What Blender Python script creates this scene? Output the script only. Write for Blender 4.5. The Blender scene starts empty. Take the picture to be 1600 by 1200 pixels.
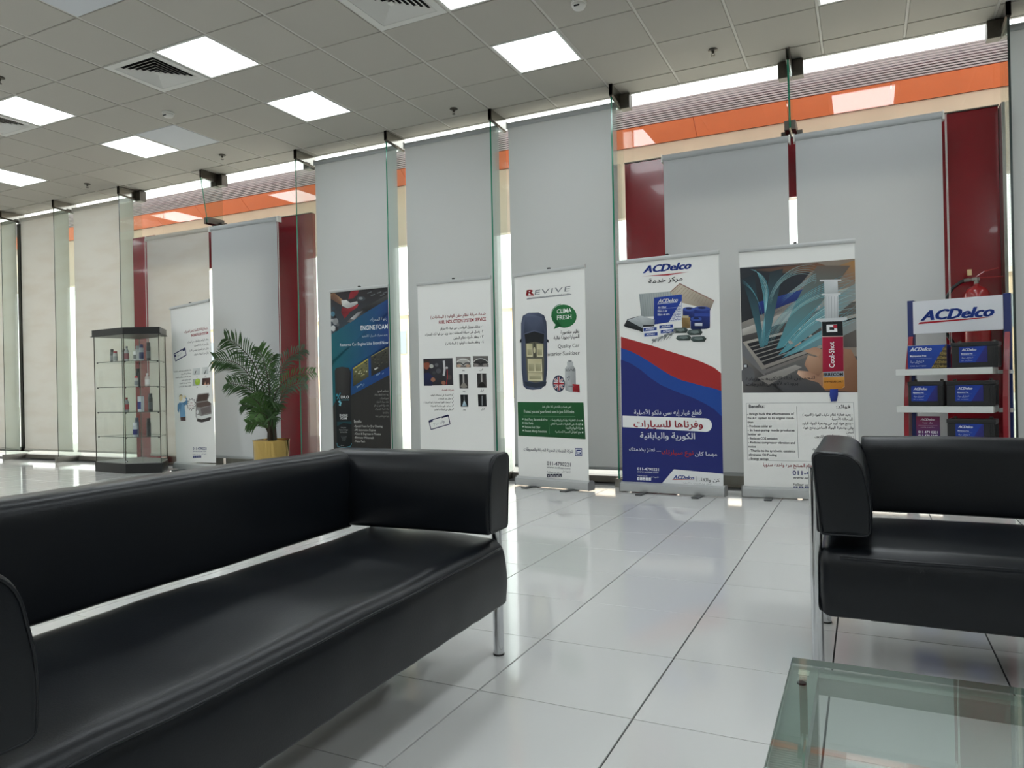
import bpy, bmesh, math, random
from mathutils import Vector, Matrix
random.seed(7)
C = bpy.context.scene.collection
SC = bpy.context.scene
PI = math.pi

# ------------------------------------------------------------------ camera, sky, sun, exposure
cam = bpy.data.cameras.new('camera')
cam.sensor_width = 36.0
cam.lens = 36.0 * 1137.0 / 1600.0
cam.clip_end = 400
cam_o = bpy.data.objects.new('camera', cam)
C.objects.link(cam_o)
Yc = Vector((551, 10.5, 1137)).normalized()
Xc = -Vector((-2344, -50, 1137)).normalized()
Xc = (Xc - Yc * Xc.dot(Yc)).normalized()
Zc = Xc.cross(Yc)
if Zc.y < 0: Zc = -Zc
R3 = Matrix((Xc, Yc, Zc))
right, up, fwd = R3.col[0], R3.col[1], R3.col[2]
EYE = Vector((0, 0, 0.949))
M = Matrix.Identity(4)
for i in range(3):
    M[i][0] = right[i]; M[i][1] = up[i]; M[i][2] = -fwd[i]; M[i][3] = EYE[i]
cam_o.matrix_world = M
SC.camera = cam_o

SC.view_settings.view_transform = 'Standard'
SC.view_settings.look = 'None'
SC.view_settings.gamma = 1.0
SC.view_settings.use_curve_mapping = False
SC.view_settings.exposure = 0.2
SC.cycles.transparent_max_bounces = 48
SC.cycles.max_bounces = 9
SC.cycles.diffuse_bounces = 5
SC.cycles.caustics_reflective = False
SC.cycles.caustics_refractive = False
SC.cycles.sample_clamp_indirect = 6.0

w = bpy.data.worlds.new('sky'); SC.world = w; w.use_nodes = True
nt = w.node_tree
bg = nt.nodes['Background']
tc = nt.nodes.new('ShaderNodeTexCoord'); sp = nt.nodes.new('ShaderNodeSeparateXYZ')
cr = nt.nodes.new('ShaderNodeValToRGB')
cr.color_ramp.elements[0].position = 0.0; cr.color_ramp.elements[0].color = (1.0, 0.98, 0.95, 1)
cr.color_ramp.elements[1].position = 0.7; cr.color_ramp.elements[1].color = (0.86, 0.93, 1.0, 1)
nt.links.new(tc.outputs['Generated'], sp.inputs[0]); nt.links.new(sp.outputs[2], cr.inputs[0])
nt.links.new(cr.outputs[0], bg.inputs['Color'])
bg.inputs['Strength'].default_value = 2.7

sun = bpy.data.lights.new('sun', 'SUN'); sun.energy = 8.0; sun.angle = math.radians(0.6); sun.color = (1, 0.95, 0.86)
sun_o = bpy.data.objects.new('sun', sun); C.objects.link(sun_o)
sun_o.rotation_euler = (math.radians(42), 0, math.radians(-25))   # shines from behind the building towards the street
LIGHT_E = 8.0

# ------------------------------------------------------------------ helpers
def lin(c):
    if isinstance(c, str):
        c = tuple(int(c[i:i+2], 16) for i in (0, 2, 4))
    return tuple(((v/255.)/12.92 if v/255. <= 0.04045 else ((v/255.+0.055)/1.055)**2.4) for v in c[:3])

MATS = {}
def mat(name, col=(200,200,200), rough=0.5, metal=0.0, bump=0.0, bscale=40, spec=0.5, var=0.0, vscale=6, emis=0, objvar=0.0, coat=0.0):
    if name in MATS: return MATS[name]
    m = bpy.data.materials.new(name); m.use_nodes = True
    n = m.node_tree; b = n.nodes['Principled BSDF']
    L = lin(col)
    b.inputs['Base Color'].default_value = (*L, 1)
    b.inputs['Roughness'].default_value = rough
    b.inputs['Metallic'].default_value = metal
    b.inputs['Specular IOR Level'].default_value = spec
    b.inputs['Coat Weight'].default_value = coat
    t = n.nodes.new('ShaderNodeTexCoord')
    if var or objvar:
        src = None
        if var:
            nz = n.nodes.new('ShaderNodeTexNoise'); nz.inputs['Scale'].default_value = vscale; nz.inputs['Detail'].default_value = 5
            n.links.new(t.outputs['Object'], nz.inputs['Vector'])
            mr = n.nodes.new('ShaderNodeMapRange'); mr.inputs['From Min'].default_value = 0.3; mr.inputs['From Max'].default_value = 0.7
            mr.inputs['To Min'].default_value = 1-var; mr.inputs['To Max'].default_value = 1+var*0.4
            n.links.new(nz.outputs['Fac'], mr.inputs['Value']); src = mr.outputs[0]
        if objvar:
            oi = n.nodes.new('ShaderNodeObjectInfo')
            mr2 = n.nodes.new('ShaderNodeMapRange'); mr2.inputs['To Min'].default_value = 1-objvar; mr2.inputs['To Max'].default_value = 1
            n.links.new(oi.outputs['Random'], mr2.inputs['Value'])
            if src:
                mu = n.nodes.new('ShaderNodeMath'); mu.operation = 'MULTIPLY'
                n.links.new(src, mu.inputs[0]); n.links.new(mr2.outputs[0], mu.inputs[1]); src = mu.outputs[0]
            else: src = mr2.outputs[0]
        vm = n.nodes.new('ShaderNodeVectorMath'); vm.operation = 'SCALE'; vm.inputs[0].default_value = L
        n.links.new(src, vm.inputs['Scale']); n.links.new(vm.outputs[0], b.inputs['Base Color'])
    if bump:
        nz = n.nodes.new('ShaderNodeTexNoise'); nz.inputs['Scale'].default_value = bscale; nz.inputs['Detail'].default_value = 4
        bp = n.nodes.new('ShaderNodeBump'); bp.inputs['Strength'].default_value = bump; bp.inputs['Distance'].default_value = 0.01
        n.links.new(t.outputs['Object'], nz.inputs['Vector']); n.links.new(nz.outputs['Fac'], bp.inputs['Height'])
        n.links.new(bp.outputs[0], b.inputs['Normal'])
    if emis:
        b.inputs['Emission Color'].default_value = (*L, 1); b.inputs['Emission Strength'].default_value = emis
    MATS[name] = m
    return m

def glass_mat(name, tint=(235,245,240), refl=1.0, ior=1.5, rough=0.0):
    if name in MATS: return MATS[name]
    m = bpy.data.materials.new(name); m.use_nodes = True
    n = m.node_tree; n.nodes.clear()
    o = n.nodes.new('ShaderNodeOutputMaterial'); mx = n.nodes.new('ShaderNodeMixShader')
    tr = n.nodes.new('ShaderNodeBsdfTransparent'); gl = n.nodes.new('ShaderNodeBsdfGlossy')
    fr = n.nodes.new('ShaderNodeFresnel'); fr.inputs['IOR'].default_value = ior
    # keep the same reflectance on both faces of the slab (no total internal reflection from the far face)
    geo = n.nodes.new('ShaderNodeNewGeometry'); mi = n.nodes.new('ShaderNodeMix'); mi.data_type = 'FLOAT'
    mi.inputs[2].default_value = ior; mi.inputs[3].default_value = 1.0/ior
    n.links.new(geo.outputs['Backfacing'], mi.inputs[0])
    iv = n.nodes.new('ShaderNodeMath'); iv.operation = 'POWER'; iv.inputs[1].default_value = 1.0
    n.links.new(mi.outputs[0], iv.inputs[0])
    fr2 = n.nodes.new('ShaderNodeLayerWeight'); fr2.inputs['Blend'].default_value = 0.5
    # schlick: 0.04 + 0.96 * facing^5
    pw = n.nodes.new('ShaderNodeMath'); pw.operation = 'POWER'; pw.inputs[1].default_value = 5
    ml = n.nodes.new('ShaderNodeMath'); ml.operation = 'MULTIPLY_ADD'; ml.inputs[1].default_value = 0.9*refl; ml.inputs[2].default_value = 0.04*refl
    n.links.new(fr2.outputs['Facing'], pw.inputs[0]); n.links.new(pw.outputs[0], ml.inputs[0])
    n.nodes.remove(fr); n.nodes.remove(iv); n.nodes.remove(mi); n.nodes.remove(geo)
    tr.inputs[0].default_value = (*lin(tint), 1)
    gl.inputs['Roughness'].default_value = rough; gl.inputs['Color'].default_value = (0.95, 0.97, 0.96, 1)
    n.links.new(ml.outputs[0], mx.inputs[0]); n.links.new(tr.outputs[0], mx.inputs[1]); n.links.new(gl.outputs[0], mx.inputs[2])
    n.links.new(mx.outputs[0], o.inputs[0])
    MATS[name] = m
    return m

def fabric_mat(name, col, trans, stain=0.0):
    m = bpy.data.materials.new(name); m.use_nodes = True
    n = m.node_tree; n.nodes.clear()
    o = n.nodes.new('ShaderNodeOutputMaterial'); mx = n.nodes.new('ShaderNodeMixShader'); mx.inputs[0].default_value = trans
    d = n.nodes.new('ShaderNodeBsdfDiffuse'); t = n.nodes.new('ShaderNodeBsdfTranslucent')
    tcx = n.nodes.new('ShaderNodeTexCoord'); mp = n.nodes.new('ShaderNodeMapping'); mp.inputs['Scale'].default_value = (0.8, 1, 3.2)
    nz = n.nodes.new('ShaderNodeTexNoise'); nz.inputs['Scale'].default_value = 1.6; nz.inputs['Detail'].default_value = 5
    rp = n.nodes.new('ShaderNodeValToRGB')
    L = lin(col); S = (L[0]*(1-stain*.5), L[1]*(1-stain*.75), L[2]*(1-stain))
    rp.color_ramp.elements[0].position = 0.32; rp.color_ramp.elements[0].color = (*S, 1)
    rp.color_ramp.elements[1].position = 0.55; rp.color_ramp.elements[1].color = (*L, 1)
    n.links.new(tcx.outputs['Object'], mp.inputs[0]); n.links.new(mp.outputs[0], nz.inputs['Vector']); n.links.new(nz.outputs['Fac'], rp.inputs[0])
    n.links.new(rp.outputs[0], d.inputs[0]); n.links.new(rp.outputs[0], t.inputs[0])
    n.links.new(d.outputs[0], mx.inputs[1]); n.links.new(t.outputs[0], mx.inputs[2]); n.links.new(mx.outputs[0], o.inputs[0])
    return m

def tag(o, label=None, cat=None, group=None, kind=None):
    if label: o['label'] = label
    if cat: o['category'] = cat
    if group: o['group'] = group
    if kind: o['kind'] = kind
    return o

def empty(name, loc=(0,0,0), rz=0.0, **k):
    o = bpy.data.objects.new(name, None); C.objects.link(o)
    o.location = loc; o.rotation_euler = (0, 0, rz); o.empty_display_size = 0.1
    return tag(o, **k)

def addobj(name, me, parent=None, loc=None):
    o = bpy.data.objects.new(name, me); C.objects.link(o)
    if parent is not None: o.parent = parent
    if loc is not None: o.location = loc
    return o

def link(name, bm, m, parent=None, smooth=False, loc=None, flip=True):
    if flip: bmesh.ops.recalc_face_normals(bm, faces=bm.faces)
    me = bpy.data.meshes.new(name); bm.to_mesh(me); bm.free()
    for mm in (m if isinstance(m, (list, tuple)) else [m]): me.materials.append(mm)
    if smooth:
        me.polygons.foreach_set('use_smooth', [True]*len(me.polygons))
        if smooth == 'auto':
            me.set_sharp_from_angle(angle=math.radians(40))
    return addobj(name, me, parent, loc)

def copy_tree(o, parent=None):
    c = o.copy(); C.objects.link(c); c.parent = parent
    for ch in list(o.children): copy_tree(ch, c)
    return c

def box(bm, x0, x1, y0, y1, z0, z1, mi=0, bev=0.0):
    vs = [bm.verts.new(p) for p in ((x0,y0,z0),(x1,y0,z0),(x1,y1,z0),(x0,y1,z0),(x0,y0,z1),(x1,y0,z1),(x1,y1,z1),(x0,y1,z1))]
    fs = [bm.faces.new([vs[i] for i in q]) for q in ((3,2,1,0),(4,5,6,7),(0,1,5,4),(1,2,6,5),(2,3,7,6),(3,0,4,7))]
    for f in fs: f.material_index = mi
    if bev:
        es = list({e for f in fs for e in f.edges})
        bmesh.ops.bevel(bm, geom=es, offset=bev, segments=2, profile=0.5, affect='EDGES')
    return vs

def B(*a, **k):
    bm = bmesh.new(); box(bm, *a, **k); return bm

def tube(bm, pts, r, n=8, caps=True, mi=0):
    pts = [Vector(p) for p in pts]; rings = []
    rs = r if isinstance(r, (list, tuple)) else [r]*len(pts)
    prev = None
    for i, p in enumerate(pts):
        d = (pts[min(i+1, len(pts)-1)] - pts[max(i-1, 0)]).normalized()
        if prev is None:
            a = Vector((0,0,1)) if abs(d.z) < 0.9 else Vector((1,0,0))
            u = d.cross(a).normalized()
        else:
            u = (prev - d*prev.dot(d)).normalized()
        prev = u; v = d.cross(u)
        rings.append([bm.verts.new(p + u*rs[i]*math.cos(2*PI*k/n) + v*rs[i]*math.sin(2*PI*k/n)) for k in range(n)])
    for a, b in zip(rings, rings[1:]):
        for k in range(n):
            f = bm.faces.new((a[k], a[(k+1)%n], b[(k+1)%n], b[k])); f.material_index = mi
    if caps:
        bm.faces.new(rings[0][::-1]).material_index = mi; bm.faces.new(rings[-1]).material_index = mi

def lathe(bm, prof, n=16, c=(0,0,0), mi=0):
    rings = []
    for r, z in prof:
        rings.append([bm.verts.new((c[0]+r*math.cos(2*PI*k/n), c[1]+r*math.sin(2*PI*k/n), c[2]+z)) for k in range(n)])
    for a, b in zip(rings, rings[1:]):
        for k in range(n): bm.faces.new((a[k], a[(k+1)%n], b[(k+1)%n], b[k])).material_index = mi
    if prof[0][0] > 1e-4: bm.faces.new(rings[0][::-1]).material_index = mi
    if prof[-1][0] > 1e-4: bm.faces.new(rings[-1]).material_index = mi

def prism(bm, pts, z0, z1, axis='z', mi=0):
    def P(a, b, c):
        return {'z': (a,b,c), 'x': (c,a,b), 'y': (a,c,b)}[axis]
    lo = [bm.verts.new(P(a,b,z0)) for a,b in pts]; hi = [bm.verts.new(P(a,b,z1)) for a,b in pts]
    n = len(pts)
    bm.faces.new(lo[::-1]).material_index = mi; bm.faces.new(hi).material_index = mi
    for k in range(n): bm.faces.new((lo[k], lo[(k+1)%n], hi[(k+1)%n], hi[k])).material_index = mi

def ray(px, py):
    return (R3 @ Vector(((px-800)/1137., (600-py)/1137., 1.)))
def ony(px, py, y):
    d = ray(px, py); return EYE + d*(y/d.y)

# ------------------------------------------------------------------ Arabic shaping (presentation forms)
AR = {}
def _ar():
    spec = [('ء',0xFE80,1),('آ',0xFE81,2),('أ',0xFE83,2),('ؤ',0xFE85,2),('إ',0xFE87,2),('ئ',0xFE89,4),('ا',0xFE8D,2),('ب',0xFE8F,4),('ة',0xFE93,2),
     ('ت',0xFE95,4),('ث',0xFE99,4),('ج',0xFE9D,4),('ح',0xFEA1,4),('خ',0xFEA5,4),('د',0xFEA9,2),('ذ',0xFEAB,2),('ر',0xFEAD,2),('ز',0xFEAF,2),
     ('س',0xFEB1,4),('ش',0xFEB5,4),('ص',0xFEB9,4),('ض',0xFEBD,4),('ط',0xFEC1,4),('ظ',0xFEC5,4),('ع',0xFEC9,4),('غ',0xFECD,4),('ف',0xFED1,4),
     ('ق',0xFED5,4),('ك',0xFED9,4),('ل',0xFEDD,4),('م',0xFEE1,4),('ن',0xFEE5,4),('ه',0xFEE9,4),('و',0xFEED,2),('ى',0xFEEF,2),('ي',0xFEF1,4)]
    for ch, base, k in spec: AR[ch] = (base, k)
_ar()
def arabic(s):
    s = s.replace('ـ', '')
    for al, cp in (('لآ','\uE000'),('لأ','\uE001'),('لإ','\uE002'),('لا','\uE003')): s = s.replace(al, cp)
    LA = {'\uE000':0xFEF5,'\uE001':0xFEF7,'\uE002':0xFEF9,'\uE003':0xFEFB}
    out = []
    def joins_next(c): return c in AR and AR[c][1] == 4
    def joins_prev(c): return (c in AR and AR[c][1] >= 2) or c in LA
    for i, c in enumerate(s):
        p = s[i-1] if i else ''; n = s[i+1] if i+1 < len(s) else ''
        if c in LA:
            out.append(chr(LA[c] + (1 if joins_next(p) else 0)))
        elif c in AR:
            base, k = AR[c]
            jp = joins_next(p) and joins_prev(c); jn = joins_next(c) and joins_prev(n) and n != ''
            if k == 4: idx = 3 if (jp and jn) else (1 if jp else (2 if jn else 0))
            elif k == 2: idx = 1 if jp else 0
            else: idx = 0
            out.append(chr(base+idx))
        else: out.append({'(' : ')', ')' : '('}.get(c, c))
    # reverse, keeping digit / latin runs left-to-right
    toks = []; run = ''
    for c in out:
        if c.isascii() and (c.isalnum() or c in '.-,/'): run += c
        elif 0x660 <= ord(c) <= 0x669: run += c
        else:
            if run: toks.append(run); run = ''
            toks.append(c)
    if run: toks.append(run)
    return ''.join(reversed(toks))

_TC = {}
def text_tris(s, bold=0.0, shear=0.0, space=1.0):
    key = (s, bold, shear, space)
    if key in _TC: return _TC[key]
    c = bpy.data.curves.new('t', 'FONT'); c.body = s; c.resolution_u = 2; c.offset = bold; c.shear = shear; c.space_character = space
    o = bpy.data.objects.new('t', c)
    m = bpy.data.meshes.new_from_object(o)
    vs = [(v.co.x, v.co.y) for v in m.vertices]; fs = [tuple(p.vertices) for p in m.polygons]
    bpy.data.objects.remove(o); bpy.data.curves.remove(c); bpy.data.meshes.remove(m)
    if vs:
        x0 = min(v[0] for v in vs); x1 = max(v[0] for v in vs)
    else: x0 = x1 = 0
    _TC[key] = (vs, fs, x0, x1)
    return _TC[key]

def print_mat(name='printed_ink', rough=0.45, folds=0.0):
    if name in MATS: return MATS[name]
    m = bpy.data.materials.new(name); m.use_nodes = True; n = m.node_tree; b = n.nodes['Principled BSDF']
    a = n.nodes.new('ShaderNodeVertexColor'); a.layer_name = 'Col'
    n.links.new(a.outputs[0], b.inputs['Base Color']); b.inputs['Roughness'].default_value = rough
    b.inputs['Specular IOR Level'].default_value = 0.3
    if folds:
        t = n.nodes.new('ShaderNodeTexCoord'); mp = n.nodes.new('ShaderNodeMapping'); mp.inputs['Scale'].default_value = (9, 1, 0.5)
        nz = n.nodes.new('ShaderNodeTexNoise'); nz.inputs['Scale'].default_value = 1.0; nz.inputs['Detail'].default_value = 1
        bp = n.nodes.new('ShaderNodeBump'); bp.inputs['Strength'].default_value = folds; bp.inputs['Distance'].default_value = 0.03
        n.links.new(t.outputs['Object'], mp.inputs[0]); n.links.new(mp.outputs[0], nz.inputs['Vector'])
        n.links.new(nz.outputs['Fac'], bp.inputs['Height']); n.links.new(bp.outputs[0], b.inputs['Normal'])
    MATS[name] = m
    return m

class Art:
    """Flat print. Corner pixels (TL,TR,BR,BL) of a close-up map onto a W x H sheet; local x right, z up, facing -y."""
    def __init__(s, corners, W, H):
        s.c = corners; s.W = W; s.H = H; s.v = []; s.f = []; s.col = []
        s.sx = W / ((corners[1][0]-corners[0][0] + corners[2][0]-corners[3][0])/2.)
        s.sz = H / ((corners[3][1]-corners[0][1] + corners[2][1]-corners[1][1])/2.)
    def uv(s, x, y):
        TL, TR, BR, BL = s.c
        u, v = 0.5, 0.5
        for _ in range(12):
            px = (1-v)*((1-u)*TL[0]+u*TR[0]) + v*((1-u)*BL[0]+u*BR[0])
            py = (1-v)*((1-u)*TL[1]+u*TR[1]) + v*((1-u)*BL[1]+u*BR[1])
            du = [(1-v)*(TR[i]-TL[i]) + v*(BR[i]-BL[i]) for i in (0,1)]
            dv = [(1-u)*(BL[i]-TL[i]) + u*(BR[i]-TR[i]) for i in (0,1)]
            det = du[0]*dv[1]-du[1]*dv[0]
            ex, ey = x-px, y-py
            u += (ex*dv[1]-ey*dv[0])/det; v += (du[0]*ey-du[1]*ex)/det
        return u, v
    def P(s, x, y):
        u, v = s.uv(x, y); return (min(max(u,0),1)*s.W, s.H*(1-min(max(v,0),1)))
    def raw(s, pts, col, lay):
        b = len(s.v)
        s.v += [(x, -0.0008-0.00045*lay, z) for x, z in pts]
        s.f.append(tuple(range(b, b+len(pts))))
        s.col.append([lin(q) for q in col] if isinstance(col, list) else lin(col))
    def poly(s, pts, col, lay=1):
        s.raw([s.P(*p) for p in pts], col, lay)
    def rect(s, x0, y0, x1, y1, col, lay=1, slope=0.0):
        d = (x1-x0)*slope
        s.poly([(x0,y1),(x1,y1+d),(x1,y0+d),(x0,y0)], col, lay)
    def ell(s, cx, cy, rx, ry, col, lay=1, n=24, a0=0, a1=2*PI):
        s.poly([(cx+rx*math.cos(a0+(a1-a0)*k/n), cy-ry*math.sin(a0+(a1-a0)*k/n)) for k in range(n)], col, lay)
    def line(s, pts, wd, col, lay=2, taper=False):
        pts = [s.P(*p) for p in pts]; wd *= s.sx
        n = len(pts)
        for i in range(n-1):
            a, b = Vector(pts[i]), Vector(pts[i+1]); d = b-a
            if d.length < 1e-6: continue
            nn = Vector((-d.y, d.x)).normalized()*wd/2
            w0 = nn*(math.sin(PI*(i+.15)/n) if taper else 1); w1 = nn*(math.sin(PI*(i+1.15)/n) if taper else 1)
            s.raw([tuple(a-w0), tuple(b-w1), tuple(b+w1), tuple(a+w0)], col, lay)
    def text(s, st, x, y, h, col, al='l', bold=0.0, shear=0.0, lay=3, ar=False, fit=None, rot=0.0, space=1.0):
        """h = cap height in close-up pixels; x,y = baseline anchor; fit = width in pixels"""
        if ar: st = arabic(st)
        sh = [(0,0)]
        if ar and bold: sh = [(-bold*1.3,-bold*.5),(bold*1.3,-bold*.5),(0,bold)]; bold = 0.0
        elif bold >= .03: sh = [(-bold*.9,0),(0,0),(bold*.9,0)]; bold = .014
        vs, fs, x0, x1 = text_tris(st, bold, shear, space)
        if not vs: return
        k = h*s.sz/0.70; kx = k
        if fit: kx = fit*s.sx/max(x1-x0, 1e-4)
        ox, oz = s.P(x, y); ax = {'l': x0, 'r': x1, 'c': (x0+x1)/2}[al]
        cr_, sr = math.cos(rot), math.sin(rot); L = lin(col)
        for dx, dy in sh:
            b = len(s.v)
            for vx, vy in vs:
                a, c = (vx-ax+dx)*kx, (vy+dy)*k
                s.v.append((ox+a*cr_-c*sr, -0.0008-0.00045*lay, oz+a*sr+c*cr_))
            for f in fs: s.f.append(tuple(b+i for i in f)); s.col.append(L)
    def build(s, name, parent, m=None, loc=(0,0,0)):
        me = bpy.data.meshes.new(name); me.from_pydata(s.v, [], s.f)
        ca = me.color_attributes.new('Col', 'FLOAT_COLOR', 'CORNER')
        data = []
        for f, c in zip(s.f, s.col):
            if isinstance(c, list):
                for i in range(len(f)): data += [*c[i % len(c)], 1.0]
            else: data += [*c, 1.0]*len(f)
        ca.data.foreach_set('color', data)
        me.materials.append(m or print_mat())
        o = addobj(name, me, parent, loc)
        return o

# ------------------------------------------------------------------ shared materials
mCeil = mat('ceiling_tile_white', (181,177,168), 0.85, bump=0.12, bscale=260, objvar=0.035)
mTee = mat('ceiling_grid_enamel', (200,197,190), 0.6)
mFloor = mat('glazed_floor_tile', (214,214,212), 0.085, objvar=0.03, bump=0.012, bscale=5, spec=0.62)
mGrout = mat('dark_grout', (58,58,58), 0.9)
mWall = mat('painted_plaster', (205,203,196), 0.8, bump=0.03, bscale=120)
mSteel = mat('brushed_steel', (150,148,142), 0.32, 1.0, var=0.12, vscale=12)
mSteelDk = mat('dull_clamp_steel', (96,92,86), 0.42, 1.0, var=0.1, vscale=20)
mPol = mat('polished_steel', (170,168,162), 0.16, 1.0)
mChrome = mat('chrome', (205,207,210), 0.09, 1.0)
mAlu = mat('satin_aluminium', (186,188,188), 0.42, 0.4)
mSill = mat('grey_aluminium_sill', (140,134,126), 0.45, 0.4)
mRed = mat('red_back_painted_panel', (128,24,34), 0.16, var=0.06, vscale=3, coat=0.3)
mBlack = mat('black_metal', (16,17,19), 0.4)
mBlackGl = mat('black_laminate', (20,21,24), 0.3)
mWhitePl = mat('white_plastic', (214,213,208), 0.45)
mGlass = glass_mat('facade_glass', (250,252,250))
mFin = glass_mat('fin_glass', (243,248,245), 1.1)
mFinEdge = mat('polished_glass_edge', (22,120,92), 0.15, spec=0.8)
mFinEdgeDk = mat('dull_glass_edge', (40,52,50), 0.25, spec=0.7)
mPane = glass_mat('cabinet_glass', (252,254,253), .8)
mTop = glass_mat('table_glass', (236,243,240), 1.5)
mTopEdge = mat('table_glass_edge', (120,140,134), 0.12, spec=0.9)
mLeather = mat('black_leatherette', (19,22,27), 0.30, bump=0.05, bscale=300, spec=0.32, var=0.15, vscale=9)
mOutGround = mat('pale_paving', (205,200,190), 0.8, var=0.1, vscale=2)
mOrange = mat('orange_cladding', (244,126,74), 0.5, var=0.05, vscale=3)
mBeige = mat('beige_cladding', (226,214,200), 0.7, var=0.06, vscale=3)
mSlat = mat('grey_slat_metal', (176,166,174), 0.6)
mSlatDk = mat('dark_canopy_backing', (84,72,74), 0.8)
mTan = mat('tan_render', (205,178,148), 0.8, var=0.06)

def lightmat():
    m = bpy.data.materials.new('lit_diffuser'); m.use_nodes = True; n = m.node_tree; n.nodes.clear()
    o = n.nodes.new('ShaderNodeOutputMaterial'); e = n.nodes.new('ShaderNodeEmission')
    e.inputs[0].default_value = (0.90, 0.97, 1.0, 1); e.inputs[1].default_value = LIGHT_E
    n.links.new(e.outputs[0], o.inputs[0]); return m
mLit = lightmat()

# ------------------------------------------------------------------ structure
H = 3.66
YF = 6.70            # facade glass
XL, XR, YB = -15.2, 4.45, -4.3
floor = link('floor', B(XL, XR, YB, 6.76, -0.12, -0.006), mGrout); tag(floor, kind='structure')
ceiling = link('ceiling', B(XL, XR, YB, 6.68, H+0.028, H+0.25), mTee); tag(ceiling, kind='structure')
o = link('wall_left', B(XL-0.2, XL, YB, 6.7, -0.12, H+0.25), mWall); tag(o, kind='structure')
o = link('wall_right', B(XR, XR+0.2, YB, 6.7, -0.12, H+0.25), mWall); tag(o, kind='structure')
o = link('wall_back', B(XL-0.2, XR+0.2, YB-0.2, YB, -0.12, H+0.25), mWall); tag(o, kind='structure')

def screen(p):
    d = R3.transposed() @ (Vector(p)-EYE)
    if d.z < 0.15: return None
    return 800+1137*d.x/d.z, 600-1137*d.y/d.z, d.z
def inview(p, mg=60):
    s = screen(p)
    return s is not None and -mg < s[0] < 1600+mg and -mg < s[1] < 1200+mg

# floor tiles
TP = 0.494
def tile_mesh(name, sx, sy, h, bev, m):
    bm = bmesh.new()
    g = bev
    lo = [bm.verts.new(p) for p in ((0,0,-h),(sx,0,-h),(sx,sy,-h),(0,sy,-h))]
    md = [bm.verts.new(p) for p in ((0,0,-g),(sx,0,-g),(sx,sy,-g),(0,sy,-g))]
    hi = [bm.verts.new(p) for p in ((g,g,0),(sx-g,g,0),(sx-g,sy-g,0),(g,sy-g,0))]
    bm.faces.new(hi)
    for a, b in ((lo, md), (md, hi)):
        for k in range(4): bm.faces.new((a[k], a[(k+1)%4], b[(k+1)%4], b[k]))
    me = bpy.data.meshes.new(name); bmesh.ops.recalc_face_normals(bm, faces=bm.faces); bm.to_mesh(me); bm.free(); me.materials.append(m)
    return me
gx, gy = 0.0052, 0.0032
ftile = tile_mesh('floor_tile', TP-gx, TP-gy, 0.008, 0.0009, mFloor)
cells = []
nx0 = int(math.floor((XL+0.607)/TP)); nx1 = int(math.ceil((XR+0.607)/TP))
ny1 = int(math.ceil((6.74-2.48)/TP)); ny0 = int(math.floor((YB-2.48)/TP))
rest = bmesh.new(); vis = []
for i in range(nx0, nx1):
    for j in range(ny0, ny1):
        x = -0.607+TP*i; y = 2.48+TP*j
        if x < XL or x+TP > XR+.01 or y < YB or y+TP > 6.9: continue
        c = (x+TP/2, y+TP/2, 0); s = screen(c)
        if y+TP <= 6.74 and inview(c, 90) and s: vis.append((s[2], x, y))
        else: cells.append((x, y, min(TP, 6.74-y)))
vis.sort()
for d, x, y in vis[300:]: cells.append((x, y, TP))
for d, x, y in vis[:300]:
    addobj('floor_tile', ftile, floor, (x+gx/2, y+gy/2, random.uniform(-0.0003, 0.0003)))
for x, y, hh in cells: box(rest, x+gx/2, x+TP-gx/2, y+gy/2, y+hh-gy/2, -0.008, 0)
o = link('distant_floor_tiles', rest, mFloor, floor); o['kind'] = 'stuff'

# ceiling tiles: 0.6 grid
def cell(i, j): return (-3.262+0.6*i, 3.98+0.6*j)
LIT = {}
for i in range(-19, 12, 4):
    for j in range(-12, 3, 2): LIT[(i, j)] = 1
VENT = {(-4,0), (0,0), (-8,0), (-12,0), (4,0), (-4,-6), (0,-6), (4,-6)}
for v in VENT: LIT.pop(v, None)
PALE = {(-3,-2): 1, (-6,2): 1}
LIT.pop((-3,-2), None)
w_t = 0.578
def ctile(m, name):
    bm = bmesh.new(); rings = []
    for ex, z in ((0, .02), (.001, .003), (.004, 0)):
        a, b = .011+ex, .0045+ex
        rings.append([bm.verts.new(p) for p in ((a,b,z),(.6-a,b,z),(.6-a,.6-b,z),(a,.6-b,z))])
    for p, q in zip(rings, rings[1:]):
        for k in range(4): bm.faces.new((p[k], p[(k+1)%4], q[(k+1)%4], q[k]))
    bm.faces.new(rings[-1][::-1])
    me = bpy.data.meshes.new(name); bmesh.ops.recalc_face_normals(bm, faces=bm.faces)
    bm.to_mesh(me); bm.free(); me.materials.append(m); return me
tile_me = ctile(mCeil, 'ceiling_tile')
pale_me = ctile(mat('smooth_pale_tile', (205,208,212), 0.6), 'ceiling_tile')
rest = bmesh.new(); vis = []
imin = int(math.ceil((XL+3.262)/0.6)); imax = int(math.floor((XR+3.262)/0.6))
for i in range(imin, imax):
    for j in range(-13, 4):
        if (i, j) in LIT or (i, j) in VENT: continue
        x, y = cell(i, j)
        s = screen((x+.3, y+.3, H))
        if inview((x+.3, y+.3, H), 110): vis.append((s[2], x, y, (i, j) in PALE))
        else: box(rest, x+.012, x+.588, y+.012, y+.588, H, H+.02)
vis.sort()
for d, x, y, pl in vis[:300]:
    addobj('ceiling_tile', pale_me if pl else tile_me, ceiling, (x, y, H))
for d, x, y, pl in vis[300:]: box(rest, x+.012, x+.588, y+.012, y+.588, H, H+.02)
o = link('distant_ceiling_tiles', rest, mCeil, ceiling); o['kind'] = 'stuff'
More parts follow.
